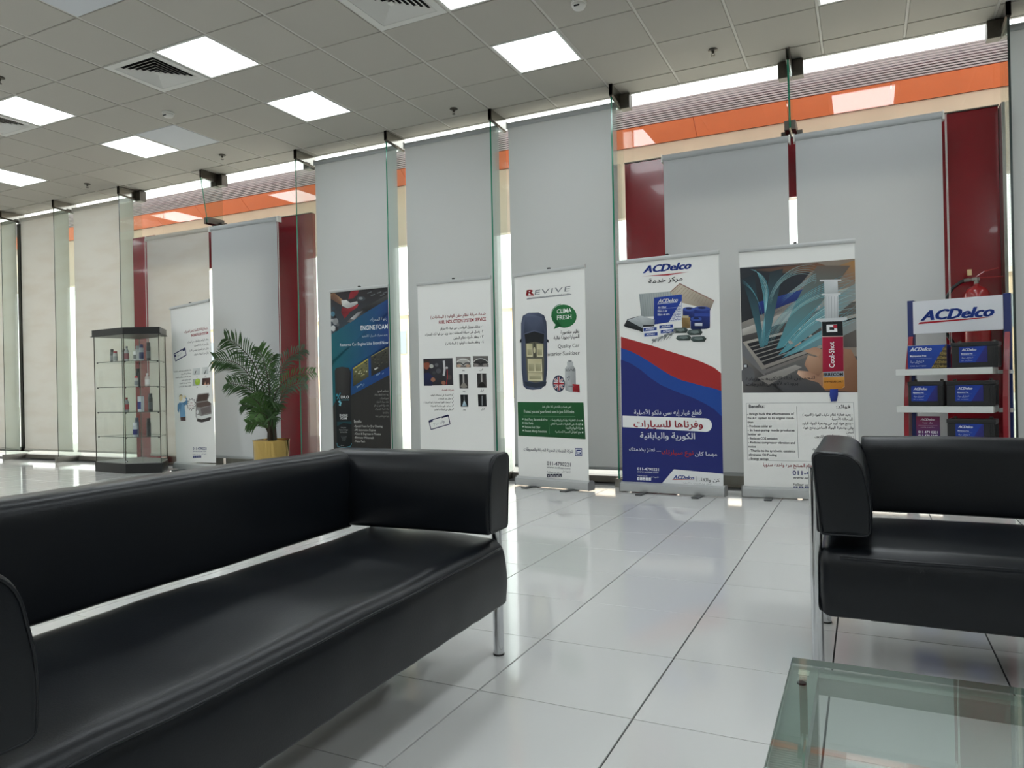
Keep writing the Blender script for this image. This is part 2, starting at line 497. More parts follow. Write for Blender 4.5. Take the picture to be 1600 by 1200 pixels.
# cut tiles along the glass
for i in range(imin, imax):
    x, _ = cell(i, 4)
    link('cut_ceiling_tile', B(x+.012, x+.588, 6.392, 6.655, H+.001, H+.02), mCeil, ceiling)
bm = bmesh.new()
for i in range(imin, imax+1):
    x, _ = cell(i, 0); box(bm, x-.0095, x+.0095, YB, 6.66, H+.005, H+.03)
link('long_grid_bars', bm, mTee, ceiling)
bm = bmesh.new()
for j in range(-13, 5):
    _, y = cell(0, j); box(bm, XL, XR, y-.0095, y+.0095, H+.012, H+.03)
box(bm, XL, XR, 6.655, 6.68, H-.004, H+.03)
link('cross_grid_bars', bm, mTee, ceiling)

# ------------------------------------------------------------------ windows with glass fins
FX = [-12.61, -11.37, -10.135, -8.762, -5.748, -4.505, -3.263, -2.024, 0.991, 2.23, 3.47]
def fin(parent, x, z0=0.0, bright=False):
    t = 0.008
    bm = bmesh.new(); box(bm, x-t, x+t, 6.365, 6.69, z0+0.05, H-0.1)
    for f in bm.faces:
        c = f.calc_center_median()
        if c.y < 6.366: f.material_index = 1
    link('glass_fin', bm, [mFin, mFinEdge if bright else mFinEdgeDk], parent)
    bm = bmesh.new()
    for s in (-1, 1):
        prism(bm, [(6.36,H),(6.69,H),(6.69,H-0.12),(6.36,H-0.1)], x+s*0.009, x+s*0.015, 'x')
    box(bm, x-.015, x+.015, 6.352, 6.36, H-0.1, H)
    link('top_channel', bm, mPol, parent)
    bm = bmesh.new(); box(bm, x-.017, x+.017, 6.352, 6.366, H-.105, H); tube(bm, [(x, 6.36, H-.1), (x, 6.69, H-.12)], .017, 6)
    link('channel_lip', bm, mSteelDk, parent)
    if z0 == 0.0:
        bm = bmesh.new()
        box(bm, x-.03, x-.009, 6.34, 6.66, 0, 0.075); box(bm, x+.009, x+.03, 6.34, 6.66, 0, 0.075); box(bm, x-.03, x+.03, 6.335, 6.342, 0, 0.078)
        link('floor_channel', bm, mSteel, parent)

BAYS = [(-12.61,-11.37,'door'), (-11.37,-10.135,'w'), (-10.135,-8.762,'w'), (-8.762,-5.748,'D'), (-5.748,-4.505,'w'), (-4.505,-3.263,'w'),
        (-3.263,-2.024,'w'), (-2.024,0.991,'D'), (0.991,2.23,'w'), (2.23,3.47,'w'), (3.47,4.45,'w')]
wn = dn = 0
for bi, (x0, x1, kind) in enumerate(BAYS):
    if kind == 'w':
        wn += 1
        W_ = empty('window_%d' % wn, ((x0+x1)/2, YF, 0), kind='structure')
    else:
        dn += 1
        W_ = empty('door_%d' % dn, ((x0+x1)/2, YF, 0), kind='structure')
    off = -Vector(((x0+x1)/2, YF, 0))
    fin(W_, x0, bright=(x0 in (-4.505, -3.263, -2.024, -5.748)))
    if kind == 'w':
        link('glass_pane', B(x0+.004, x1-.004, YF, YF+.012, 0.05, H+.04), mGlass, W_)
        link('sill_rail', B(x0+.03, x1-.03, 6.63, 6.75, 0.0, 0.062, bev=.004), mSill, W_)
    elif kind == 'door':
        link('glass_pane', B(x0+.004, x1-.004, YF, YF+.012, 0.05, H+.04), mGlass, W_)
        bm = bmesh.new(); box(bm, x1-.085, x1-.012, 6.635, 6.69, 0.1, H-.14); box(bm, x1+.012, x1+.10, 6.635, 6.69, 0.1, H-.14); box(bm, x0+.03, x1-.03, 6.635, 6.69, 0.10, .165)
        link('black_frame', bm, mBlack, W_)
    else:
        xm = (x0+x1)/2
        link('transom_glass', B(x0+.004, x1-.004, YF, YF+.012, 3.0, H+.04), mGlass, W_)
        RW = 0.42
        eL = x1-(.035 if x1 > 0 else .012)
        for a, b, yf in ((x0+.03, x0+.035+RW, 6.64 if x1 > 0 else 6.53), (x1-.035-RW-(0 if x1 > 0 else .14), eL, 6.64)):
            link('red_side_panel', B(a, b, yf, 6.69, 0, 3.0, bev=.003), mRed, W_)
        link('red_header', B(x0+.036+RW, x1-.036-RW-(0 if x1 > 0 else .14), 6.64, 6.69, 2.5, 3.0, bev=.003), mRed, W_)
        link('header_cap', B(x0+.03, x1-.03, 6.63, 6.69, 3.0, 3.01), mSteelDk, W_)
        if x1 > 0: link('steel_edge_post', B(x1-.034, x1-.0105, 6.50, 6.695, 0, 2.985, bev=.003), mSteel, W_)
        for s in (-1, 1):
            a, b = sorted((xm+s*.02, xm+s*1.03))
            link('door_leaf_glass', B(a, b, 6.66, 6.672, 0.1, 2.5), mGlass, W_)
            link('door_rail', B(a, b, 6.645, 6.687, 0.01, 0.1), mSteel, W_)
        link('threshold', B(x0+.03, x1-.03, 6.62, 6.75, 0.0, 0.02), mSill, W_)
        # hanging centre fin, tapering to a clamp on the header
        bm = bmesh.new(); prism(bm, [(6.365,H-.1),(6.69,H-.12),(6.69,3.03),(6.455,3.03)], xm-.008, xm+.008, 'x')
        for f in bm.faces:
            c = f.calc_center_median()
            if c.y < 6.45 and abs(f.normal.x) < .5 or (f.calc_center_median().y < 6.43): f.material_index = 1
        link('centre_glass_fin', bm, [mFin, mFinEdge], W_)
        bm = bmesh.new()
        for s in (-1, 1): prism(bm, [(6.36,H),(6.69,H),(6.69,H-0.12),(6.36,H-0.1)], xm+s*0.009, xm+s*0.015, 'x')
        link('top_channel', bm, mSteelDk, W_)
        bm = bmesh.new()
        for s in (-1, 1):
            a, b = sorted((xm+s*.009, xm+s*.045)); box(bm, a, b, 6.44, 6.68, 3.012, 3.09, bev=.003)
            a, b = sorted((xm+s*.009, xm+s*.085)); box(bm, a, b, 6.60, 6.69, 3.012, 3.05, bev=.003)
        link('fin_clamp', bm, mSteelDk, W_)
        for xx in (xm-.055, xm+.055, x0+.055, x1-.055):
            link('patch_fitting', B(xx-.045, xx+.045, 6.60, 6.695, H-.15, H-.01, bev=.004), mSteelDk, W_)
    for ch in W_.children: ch.location = off

# roof edge above the glass, raised unseen to keep sun off the canopy beam
o = link('trim_1', B(XL, XR, 6.70, 6.86, 3.80, 6.2), mBeige); tag(o, kind='structure')

# ------------------------------------------------------------------ outdoors
g = link('ground', B(-60, 40, 6.78, 90, -0.14, -0.03), mOutGround); tag(g, kind='structure')
can = empty('entrance_canopy', (-4, 8.6, 0), label='slatted canopy with orange and beige bands outside, seen above the blinds', cat='canopy')
YC = 8.6
def cz(px, py): return ony(px, py, YC).z
z_bot, z_or, z_sl, z_top = 2.95, ony(1300,179,YC-.02).z, ony(1300,145,YC-.22).z, ony(1300,107,YC-.22).z
bm = B(-22, 12, YC, YC+.12, z_bot, z_or)
link('cladding_backing', B(-22, 12, YC+.02, YC+.05, z_or, z_sl+.02), mat('dark_joint', (90,50,40), .8), can, loc=(4, -8.6, 0))
o = link('beige_beam', bm, mBeige, can, loc=(4, -8.6, 0))
for k in range(-24, 13, 1):   # orange cladding panels, sloping
    bm = bmesh.new(); x = k*1.0+.3
    vs = [(x+.003, YC-.22, z_sl), (x+.997, YC-.22, z_sl), (x+.997, YC-.02, z_or), (x+.003, YC-.02, z_or)]
    a = [bm.verts.new(v) for v in vs]; b2 = [bm.verts.new((v[0], v[1]+.03, v[2]+.02)) for v in vs]
    bm.faces.new(a); bm.faces.new(b2[::-1])
    for q in range(4): bm.faces.new((a[q], a[(q+1)%4], b2[(q+1)%4], b2[q]))
    link('orange_panel', bm, mOrange, can, loc=(4, -8.6, 0))
bm = bmesh.new(); n_s = 10
for k in range(n_s):
    z = z_sl+.012+(z_top-z_sl)*k/n_s
    box(bm, -22, 12, YC-.225, YC-.195, z, z+.014)
o = link('slats', bm, mSlat, can, loc=(4, -8.6, 0)); o['kind'] = 'stuff'
bm = B(-22, 12, YC-.16, YC-.13, z_sl, z_sl+(z_top-z_sl)*.62)
link('backing_panel', bm, mSlatDk, can, loc=(4, -8.6, 0))
link('red_band', B(-22, 12, YC-.19, YC-.165, z_sl+.10, z_sl+.125), mat('red_band_paint', (190,60,70), .5), can, loc=(4, -8.6, 0))
for k in range(-21, 12):
    link('canopy_post', B(k*0.9, k*0.9+.06, YC-.12, YC-.05, z_sl, z_top), mSlatDk, can, loc=(4, -8.6, 0))
for xx in (-21.5, 11.5):
    link('canopy_column', B(xx-.15, xx+.15, YC-.02, YC+.1, -0.03, z_bot), mBeige, can, loc=(4, -8.6, 0))
bd = empty('street_building', (-20, 48, -.03), label='tan building across the bright street, seen through the gaps between blinds', cat='building')
bd_ = link('wall', B(-45, 30, 0, 8, 0, 6.6), mTan, bd)
for k in range(18):
    link('window', B(-42+k*4, -40.4+k*4, -.06, .02, 3.6, 5.4), mat('far_window', (120,130,140), .2), bd)
bm = bmesh.new(); box(bm, -45.2, 30.2, -.2, .3, 6.6, 6.9); link('parapet', bm, mBeige, bd)

# ------------------------------------------------------------------ roller blinds
fabA = fabric_mat('blind_fabric', (186,189,190), 0.185)
fabB = fabric_mat('blind_fabric_stained', (204,201,193), 0.24, 0.12)
def blind(x0, x1, y, ztop, zbot, label, fab, chain=None, group='grey roller blinds along the glass wall'):
    t = empty('roller_blind', ((x0+x1)/2, y, zbot), label=label, cat='blind', group=group)
    W = (x1-x0)/2; z = ztop-zbot
    bm = bmesh.new(); tube(bm, [(-W-.005, 0.004, z-.03), (W+.005, 0.004, z-.03)], 0.030, 14)
    link('roller_tube', bm, fab, t, smooth='auto')
    bm = bmesh.new(); nx, nz = 6, 10; g_ = {}
    for a in range(nx+1):
        for b in range(nz+1):
            u = -1+2*a/nx; g_[a,b] = bm.verts.new((W*u, -0.008-.0015*math.sin(a*1.3)*(1-b/nz), (z-.03)*b/nz))
    for a in range(nx):
        for b in range(nz): bm.faces.new((g_[a,b], g_[a+1,b], g_[a+1,b+1], g_[a,b+1]))
    link('fabric', bm, fab, t, smooth=True, flip=False)
    link('bottom_rail', B(-W, W, -.018, .002, -.012, .016, bev=.003), fab, t)
    for s in (-1, 1):
        link('end_bracket', B(s*(W+.012)-.006, s*(W+.012)+.006, -.02, .05, z-.065, z+.002), mWhitePl, t)
    if chain is not None:
        bm = bmesh.new()
        xx = chain*(W+.022)
        tube(bm, [(xx, -.01, z-.03), (xx+.004*chain, -.012, z*.5), (xx, -.01, z*.36), (xx+.006, -.018, z*.345), (xx+.011, -.024, z*.36), (xx+.006, -.026, z-.03)], .0022, 5)
        link('pull_chain', bm, mWhitePl, t)
    return t
BL = {(-12.61,-11.37): 'pale stained roller blind at the far left end, beyond the black door frame post',
      (-11.37,-10.135): 'beige-tinged roller blind right of the black post, brown stain near its top',
      (-10.135,-8.762): 'roller blind left of the far red-sided door, partly behind the glass cabinet',
      (-5.748,-4.505): 'grey roller blind behind the dark blue engine foam banner',
      (-4.505,-3.263): 'grey roller blind behind the white fuel induction banner',
      (-3.263,-2.024): 'grey roller blind behind the banner with a car seen from above',
      (0.991,2.23): 'grey roller blind at the right picture edge, past the fire extinguisher',
      (2.23,3.47): 'grey roller blind beyond the right picture edge',
      (3.47,4.45): 'grey roller blind in the right end corner'}
for (a, b), lb in BL.items():
    blind(a+(.085 if a < 0 else .03), b-.025, 6.6, 3.585, 0.135, lb, fabB if a < -8 else fabA)
blind(-8.33, -7.213, 6.44, 2.965, 0.14, 'left blind of the far red-sided door, behind the white engine flush banner', fabB, chain=-1)
blind(-7.172, -6.11, 6.44, 2.965, 0.14, 'right blind of the far red-sided door, behind the palm', fabA, chain=1)
blind(-1.575, -0.535, 6.44, 2.965, 0.14, 'left blind of the near red-sided door, behind the blue parts banner', fabA)
blind(-0.475, 0.565, 6.44, 2.965, 0.14, 'right blind of the near red-sided door, behind the syringe banner', fabA, chain=1)

# ------------------------------------------------------------------ ceiling fittings
def lightpanel(i, j, label=None):
    x, y = cell(i, j)
    t = empty('ceiling_light', (x+.3, y+.3, H+.004), cat='light', group='square ceiling light panels')
    t['label'] = label or 'square lit ceiling panel farther back in the room, outside the photo'
    bm = bmesh.new(); a, b = .289, .272
    for s in (-1, 1):
        box(bm, min(s*a, s*b), max(s*a, s*b), -a, a, -.004, .02); box(bm, -b, b, min(s*a, s*b), max(s*a, s*b), -.004, .02)
    link('frame', bm, mWhitePl, t)
    link('diffuser', B(-b, b, -b, b, .002, .018), mLit, t)
    return t
LN = {(-3,0): 'lit square ceiling panel touching the middle air diffuser', (-3,2): 'lit square ceiling panel above the dark engine foam banner',
      (1,2): 'lit square ceiling panel right of centre, near the glass wall', (-7,2): 'lit square ceiling panel left of the bluish blank tile',
      (-7,0): 'lit square ceiling panel at the left edge, touching the leftmost diffuser', (-11,2): 'lowest lit square ceiling panel at the left picture edge',
      (1,0): 'lit square ceiling panel cut by the top edge near the middle', (5,2): 'lit square ceiling panel cut by the top edge at the right'}
for (i, j) in LIT:
    x, y = cell(i, j)
    if x < XL or x+.6 > XR or y < YB: continue
    lightpanel(i, j, LN.get((i, j)))
mDark = mat('duct_dark', (10,10,11), 0.9)
def vent(i, j, label):
    x, y = cell(i, j)
    t = empty('air_diffuser', (x+.3, y+.3, H), label=label, cat='vent', group='square ceiling air diffusers')
    bm = bmesh.new(); a, b = .290, .235
    for s in (-1, 1):
        box(bm, min(s*a, s*b), max(s*a, s*b), -a, a, -.003, .012); box(bm, -b, b, min(s*a, s*b), max(s*a, s*b), -.003, .012)
    link('frame', bm, mWhitePl, t)
    link('throat', B(-.236, .236, -.236, .236, .021, .026), mDark, t)
    for k in range(6):
        r1 = .232-k*.036; r0 = r1-.030
        bm = bmesh.new()
        lo = [bm.verts.new((sx*r1, sy*r1, .016-.018)) for sx, sy in ((-1,-1),(1,-1),(1,1),(-1,1))]
        hi = [bm.verts.new((sx*r0, sy*r0, .016)) for sx, sy in ((-1,-1),(1,-1),(1,1),(-1,1))]
        lo2 = [bm.verts.new((v.co.x, v.co.y, v.co.z+.0015)) for v in lo]; hi2 = [bm.verts.new((v.co.x, v.co.y, v.co.z+.0015)) for v in hi]
        for q in range(4):
            bm.faces.new((lo[q], lo[(q+1)%4], hi[(q+1)%4], hi[q])); bm.faces.new((lo2[q], hi2[q], hi2[(q+1)%4], lo2[(q+1)%4]))
            bm.faces.new((lo[q], lo2[q], lo2[(q+1)%4], lo[(q+1)%4])); bm.faces.new((hi[q], hi[(q+1)%4], hi2[(q+1)%4], hi2[q]))
        link('louver', bm, mWhitePl, t)
    link('centre_plate', B(-.02, .02, -.02, .02, -.002, .004), mWhitePl, t)
VN = {(-4,0): 'square louvred air diffuser in the middle of three, touching a lit panel', (0,0): 'square louvred air diffuser at the top edge, farthest right',
      (-8,0): 'square louvred air diffuser cut by the left picture edge'}
for v in VENT: vent(*v, VN.get(v, 'square louvred air diffuser elsewhere in the room, outside the photo'))

def sprinkler(x, y, label):
    t = empty('sprinkler_head', (x, y, H), label=label, cat='sprinkler', group='ceiling sprinkler heads')
    bm = bmesh.new(); lathe(bm, [(.001,0),(.038,0),(.040,-.006),(.030,-.012),(.012,-.013),(.001,-.013)], 16)
    link('escutcheon', bm, mSteelDk, t, smooth='auto')
    bm = bmesh.new(); lathe(bm, [(.011,-.012),(.011,-.028),(.006,-.032),(.001,-.032)], 10)
    for s in (-1, 1): tube(bm, [(s*.009,0,-.028),(s*.013,0,-.04),(s*.003,0,-.052)], .002, 5)
    link('nozzle', bm, mSteelDk, t, smooth='auto')
    bm = bmesh.new(); lathe(bm, [(.001,-.052),(.016,-.052),(.016,-.055),(.001,-.055)], 12)
    link('deflector', bm, mSteelDk, t)
sprinkler(-6.598, 6.10, 'small chrome sprinkler head above the far red-sided door')
sprinkler(-8.99, 6.09, 'small chrome sprinkler head farthest left, above the leftmost blinds')
sprinkler(-3.567, 6.18, 'small chrome sprinkler head above the fuel induction banner')
sprinkler(-1.068, 6.11, 'small chrome sprinkler head above the near red-sided door')
sprinkler(-6.586, 3.70, 'small chrome sprinkler head at the left picture edge, between panels')
def detector(x, y, label):
    t = empty('smoke_detector', (x, y, H), label=label, cat='detector', group='white smoke detectors')
    bm = bmesh.new(); lathe(bm, [(.001,0),(.056,0),(.056,-.014),(.050,-.016),(.001,-.016)], 24); link('base', bm, mWhitePl, t, smooth='auto')
    bm = bmesh.new(); lathe(bm, [(.047,-.014),(.050,-.030),(.040,-.045),(.020,-.052),(.001,-.053)], 24); link('sensor_dome', bm, mWhitePl, t, smooth='auto')
    bm = bmesh.new(); box(bm, -.02, .02, -.0475, -.040, -.044, -.036); link('slot', bm, mDark, t)
detector(-6.03, 4.92, 'round white smoke detector left of the lit panels, below a diffuser')
detector(-1.78, 4.89, 'round white smoke detector cut by the top edge, right of centre')

# ------------------------------------------------------------------ pull-up banners
W_ = 'f2f2ee'; K = '1d1d22'; NAVY = '1f2c6e'; REDT = '9c1c2c'; GREY = '8a8d90'
def contact(a, x, y, h, col, fit=None, icons=True, cut=False):
    """phone, web address and icon row as on every banner; x,y = top-left in close-up pixels"""
    a.text('011-4790221', x, y+h, h, col, bold=.012, fit=fit)
    a.text('www.acdsaa.com', x, y+h*1.75, h*.5, col, fit=fit*.98 if fit else None)
    a.text('Follow us on', x, y+h*3.0, h*.42, col, fit=fit*.52 if fit else None)
    a.text('تابعونا على', x+(fit or 100), y+h*3.0, h*.42, col, al='r', ar=True, fit=(fit or 100)*.36)
    if icons:
        s = (fit or 100)*.115
        ics = ['f', 't', 'o', 'in', 's']
        for k in range(5):
            x0 = x+k*s*1.12
            a.rect(x0, y+h*3.35, x0+s, y+h*4.25, col, 2)
            a.text(ics[k], x0+s/2, y+h*4.1, h*.5, 'ffffff' if col != 'e8eaf2' else NAVY, al='c', bold=.01)

def art_flush(a):
    a.text('خدمة إزالة التكلسات من المحرك', 355, 272, 17, REDT, 'r', .012, ar=True, fit=160)
    a.text('ENGINE FLUSH SYSTEM', 358, 305, 16, REDT, 'r', .02, fit=117)
    for i, (s, f) in enumerate((('ينظف الرواسب والشوائب من المحرك',142),('يقلل من احتكاك المحرك',98),('يطيل عمر المحرك ويحسن الأداء',132),('يقلل من استهلاك الوقود',100))):
        a.text(s, 362+i*2, 345+i*30, 13, K, 'r', ar=True, fit=f)
    # stamp
    P_ = [(124,425),(203,388),(214,436),(138,472)]
    a.line(P_+[P_[0]], 4, '23285a', 2); a.line([(128,440),(140,434)], 9, '23285a'); a.line([(186,404),(206,396)], 8, '23285a')
    a.text('٢٠٠,٠٠٠', 168, 440, 16, '23285a', 'c', rot=.42)
    for i in range(6):
        a.text(['ينظف نظام التزييت ويزيل الرواسب المتراكمة','حماية أجزاء المحرك','يحسن كفاءة المحرك ويقلل من الضوضاء','يطيل عمر الزيت الجديد','يحافظ على أجزاء المحرك','يقلل من انبعاثات العادم الضارة'][i], 254, 541+i*21, 9, K, 'r', .01, ar=True, fit=[125,72,112,68,80,82][i])
    a.rect(262,528,313,573,['d2d5d2','bcc2c2','c8cccb','dde0de'],2); a.rect(327,525,370,572,['d6d8d4','b9bebe','c4c8c6','dadcd8'],2)
    a.poly([(276,570),(282,548),(288,545),(281,572)],K,3); a.poly([(341,570),(352,546),(358,542),(347,572)],K,3)
    a.rect(266,600,318,645,['a9b0ae','b6bcba','c8ccc8','9fa6a6'],2); a.ell(300,620,18,22,'9fbf3c',3); a.ell(297,612,10,11,'b6d25a',4)
    a.rect(331,598,384,643,['3a2222','4b2d28','5a342c','2e1c1c'],2); a.poly([(345,643),(352,620),(360,643)],'c99a80',3); a.poly([(366,643),(372,628),(378,643)],'c99a80',3)
    for x, y, s in ((293,590,'بعد'),(352,588,'قبل'),(299,660,'بعد'),(365,657,'قبل')): a.text(s, x, y, 9, K, 'c', ar=True)
    # mechanic drawing (plain) and open bonnet car
    a.ell(187,722,12,20,'e3d3a8',3); a.line([(175,712),(180,702),(190,700),(198,708)],3,'8a7a50',4)
    a.poly([(165,765),(178,750),(205,752),(228,738),(216,722),(222,712),(236,742),(232,765),(214,775),(222,820),(226,850),(186,850),(182,790),(176,820),(166,805)],'4f80a8',2)
    a.poly([(180,752),(196,752),(190,800),(186,850),(206,850),(224,850),(216,775),(204,760)],'6d9cc2',3)
    a.ell(214,716,9,11,'e3d3a8',3); a.poly([(188,850),(226,850),(228,876),(192,874)],'4c3434',3)
    st = []
    for k in range(22):
        r = 42 if k % 2 else 28; t = 2*PI*k/22
        st.append((262+r*math.cos(t)*.78, 768+r*math.sin(t)))
    a.line(st+[st[0]], 2, '333333', 2)
    for i in range(3): a.text(['محرك','نظيف وقوي','بأداء عال'][i], 262, 760+i*17, 9, REDT, 'c', ar=True)
    a.poly([(292,755),(298,712),(308,700),(378,698),(384,712),(374,748),(398,768),(402,830),(402,866),(390,884),(340,892),(308,884),(296,850)],'8d8a88',2)
    a.poly([(300,752),(306,708),(374,704),(378,716),(368,748)],'46332f',3)
    a.poly([(296,762),(372,752),(396,768),(392,782),(330,792),(302,788)],'5c4b46',3)
    a.poly([(328,800),(394,786),(398,828),(338,842)],'6c6363',4); a.poly([(300,836),(336,850),(402,838),(402,862),(340,884),(302,872)],'d9dad8',3)
    a.poly([(306,862),(338,872),(400,858),(396,880),(340,892),(310,884)],'3b3636',4); a.ell(308,822,8,14,'dcdcdc',5)
    contact(a, 287, 1055, 17, NAVY, 92)

def art_foam(a):
    W0 = '30303a'
    a.poly([(78,105),(470,62),(470,1310),(70,1310)],'31302f',1)
    # teal/blue diagonal field
    a.poly([(80,385),(465,135),(465,250),(240,430),(79,590)],['17606c','1b3f78','1c3a74','1a5a78','17656c'],2)
    a.poly([(79,560),(465,230),(465,470),(220,600),(79,860)],['17656c','1c3b76','1d3c7a','1a5a78','15636a'],2)
    a.poly([(200,790),(215,600),(465,440),(465,650)],['1a4d7e','1c4580','1d3c7a','1e3f80'],2)
    # photo of a gloved hand on an engine
    a.poly([(82,108),(462,66),(465,137),(80,386)],['2b2426','26262a','2d2c2e','3b4650'],3)
    a.poly([(82,118),(108,110),(166,158),(154,192),(82,150)],['8a6a50','7a5a44','a5815f','6a4c3a','5a4030'],4)
    a.poly([(156,160),(190,158),(215,176),(262,166),(266,180),(230,204),(196,212),(160,196)],['c9cbc9','dcdcd8','b8b8b8','d2d2ce','a8a8a6','98989a','b2b2b0','c5c5c2'],5)
    a.poly([(160,205),(196,214),(270,184),(262,206),(214,236),(176,280),(152,240)],['7a2028','8c2a30','b0333a','9a2a32','7a1c26','8a222a','651a22'],5)
    a.poly([(208,130),(222,96),(276,90),(266,118),(236,148),(204,152)],['7a1a26','8a222c','a02a34','7a1822','681420','8c2630'],4)
    a.poly([(190,300),(290,215),(420,140),(462,120),(462,150),(330,230),(215,305)],['565656','2a2a2a','1e1e20','4a4a4c','3c3c3e','181818','707072'],4)
    a.poly([(212,282),(262,240),(300,226),(240,288)],['c5c5c6','8a8a8c','50505a','9c9c9e'],5)
    a.ell(288,148,28,16,'3e4348',4); a.ell(286,146,14,8,'7d8488',5)
    for x, y, r, c in ((95,250,14,'4a7488'),(112,300,20,'8a8c8e'),(96,345,16,'c0c2c2'),(118,350,12,'2c2c30'),(100,215,10,'2b3c48'),(128,320,10,'5a5c60'),(90,292,9,'a4a6a8'),(110,272,9,'1c1c20')): a.ell(x,y,r,r*1.2,c,4,14)
    for x, y in ((330,112),(352,128),(392,112),(412,128),(430,112)): a.line([(x,y),(x+28,y-10)],5,'5c6064',4)
    a.text('رغوة المحرك', 452, 288, 21, 'd8dde2','r',.004, ar=True, fit=108)
    a.text('ENGINE FOAM', 455, 345, 30, 'e6ebf0','r',.012, fit=174)
    a.text('يعيد محرك السيارة كالجديد', 452, 392, 15, 'b2bcc8','r', ar=True, fit=164)
    a.text('Restores Car Engine Like Brand New', 456, 446, 20, 'dce2e8','r', fit=316)
    for (q, c) in (([(222,608),(326,540),(326,662),(222,728)],['6a6a44','82805a','4c4c38','3a3a2c']),([(342,528),(458,462),(458,596),(342,662)],['3c3c36','4a483e','2c2c2a','2a2a28'])): a.poly(q, c, 4)
    for k in range(26):
        x = random.uniform(228,312); y = 604-(x-222)*.62+random.uniform(12,96); a.line([(x,y),(x+random.uniform(6,14),y-random.uniform(0,10))],random.uniform(3,8),random.choice(['8f8c5a','b2ae7a','4a4a30','c2c0a0','2c2c22','7b774a']),5)
        x = random.uniform(348,440); y = 530-(x-342)*.55+random.uniform(12,96); a.line([(x,y),(x+random.uniform(6,16),y-random.uniform(0,10))],random.uniform(3,8),random.choice(['2c2a26','4e4c42','1e1e1c','65604e','3a382e']),5)
    a.line([(226,612),(324,548)],5,'b8b04c',6); a.line([(346,530),(452,470)],4,'8a865c',6); a.poly([(362,612),(384,600),(390,606),(368,620)],'c8c8c4',6)
    a.text('Before', 248, 738, 12, 'a9c4de','l',.01,rot=.5); a.text('قبل', 297, 714, 10, 'a9c4de','r',ar=True,rot=.5)
    a.text('After', 376, 660, 12, 'a9c4de','l',.01,rot=.45); a.text('بعد', 424, 640, 10, 'a9c4de','r',ar=True,rot=.45)
    # spray can
    a.poly([(104,1120),(100,625),(110,606),(150,598),(192,604),(204,622),(206,1116),(190,1130),(150,1136),(118,1130)],['0f1a1e']*2+['45484a','2c2c2e','2b2b2c','2a2a2b']+['0d1518']*4,5)
    a.poly([(101,778),(101,625),(110,606),(150,600),(192,605),(204,622),(205,770),(150,790)],['2e2d2d','343332','3a3938','3c3b3a','353434','2b2a2a','262526','333232'],6)
    a.line([(104,1100),(108,1122),(150,1131),(196,1122),(204,1104)],3,'4d8ea0',7)
    a.poly([(108,960),(206,958),(206,975),(150,968),(108,990)],'14414a',7)
    a.line([(112,775),(138,832)],5,'2f7f93',8); a.line([(136,770),(112,812)],5,'3a93a8',8)
    a.poly([(118,826),(130,820),(142,836),(134,858),(122,850),(130,842)],'7fc6d8',8); a.ell(112,786,6,9,'3a93a8',8,12)
    a.text('DR.O', 166, 806, 17, 'e8ecee','c',.02, fit=54, lay=8); a.text('AUTOMOTIVE', 166, 820, 7, '6fb4c4','c', fit=50, lay=8)
    a.text('ENGINE', 154, 926, 16, 'dfe3e4','c',.02, fit=54, lay=8); a.text('FOAM', 154, 946, 16, 'dfe3e4','c',.02, fit=42, lay=8)
    for i, s in enumerate(('Foaming cleaner','Restores Car Engine','Like Brand New')): a.text(s, 152, 1003+i*15, 9, 'a9adb0','c', fit=[36,60,50][i], lay=8)
    for i in range(4): a.text('for automotive engines'[:20-i*3], 152, 1058+i*9, 6, '7c8286','c', lay=8, fit=40-i*6)
    a.text('500 ml', 140, 1120, 7, 'b8bcc0','c', lay=8)
    for i, s in enumerate(('خصائص المنتج','رغوة خاصة للتنظيف الجاف','لجميع المحركات','تنظيف محركات السيارات','تنظيف وإزالة الدهون في دقائق','مادة آمنة للمحرك','تقنية النانو المتطورة','رغوة تمنع التكلس تماما')):
        a.text(s, 450, 762+i*24, 11, 'c9c9c6' if i == 0 else 'a5a5a2','r', ar=True, fit=[68,92,54,80,96,88,40,86][i])
    a.text('Benefits', 222, 964, 16, 'd4d4d0','l', fit=48); a.line([(222,969),(272,967)],1.5,'c4c4c0',3)
    for i, s in enumerate(('Special Foam for Dry Cleaning','All Automotive Engines','Clean & Degrease in Minutes','Eliminate Whitewash','Nano-Tech')):
        a.text('-', 222, 996+i*25, 14, 'c4c4c0'); a.text(s, 229, 996+i*25, 14, 'd2d2ce','l', fit=[178,134,165,120,62][i])

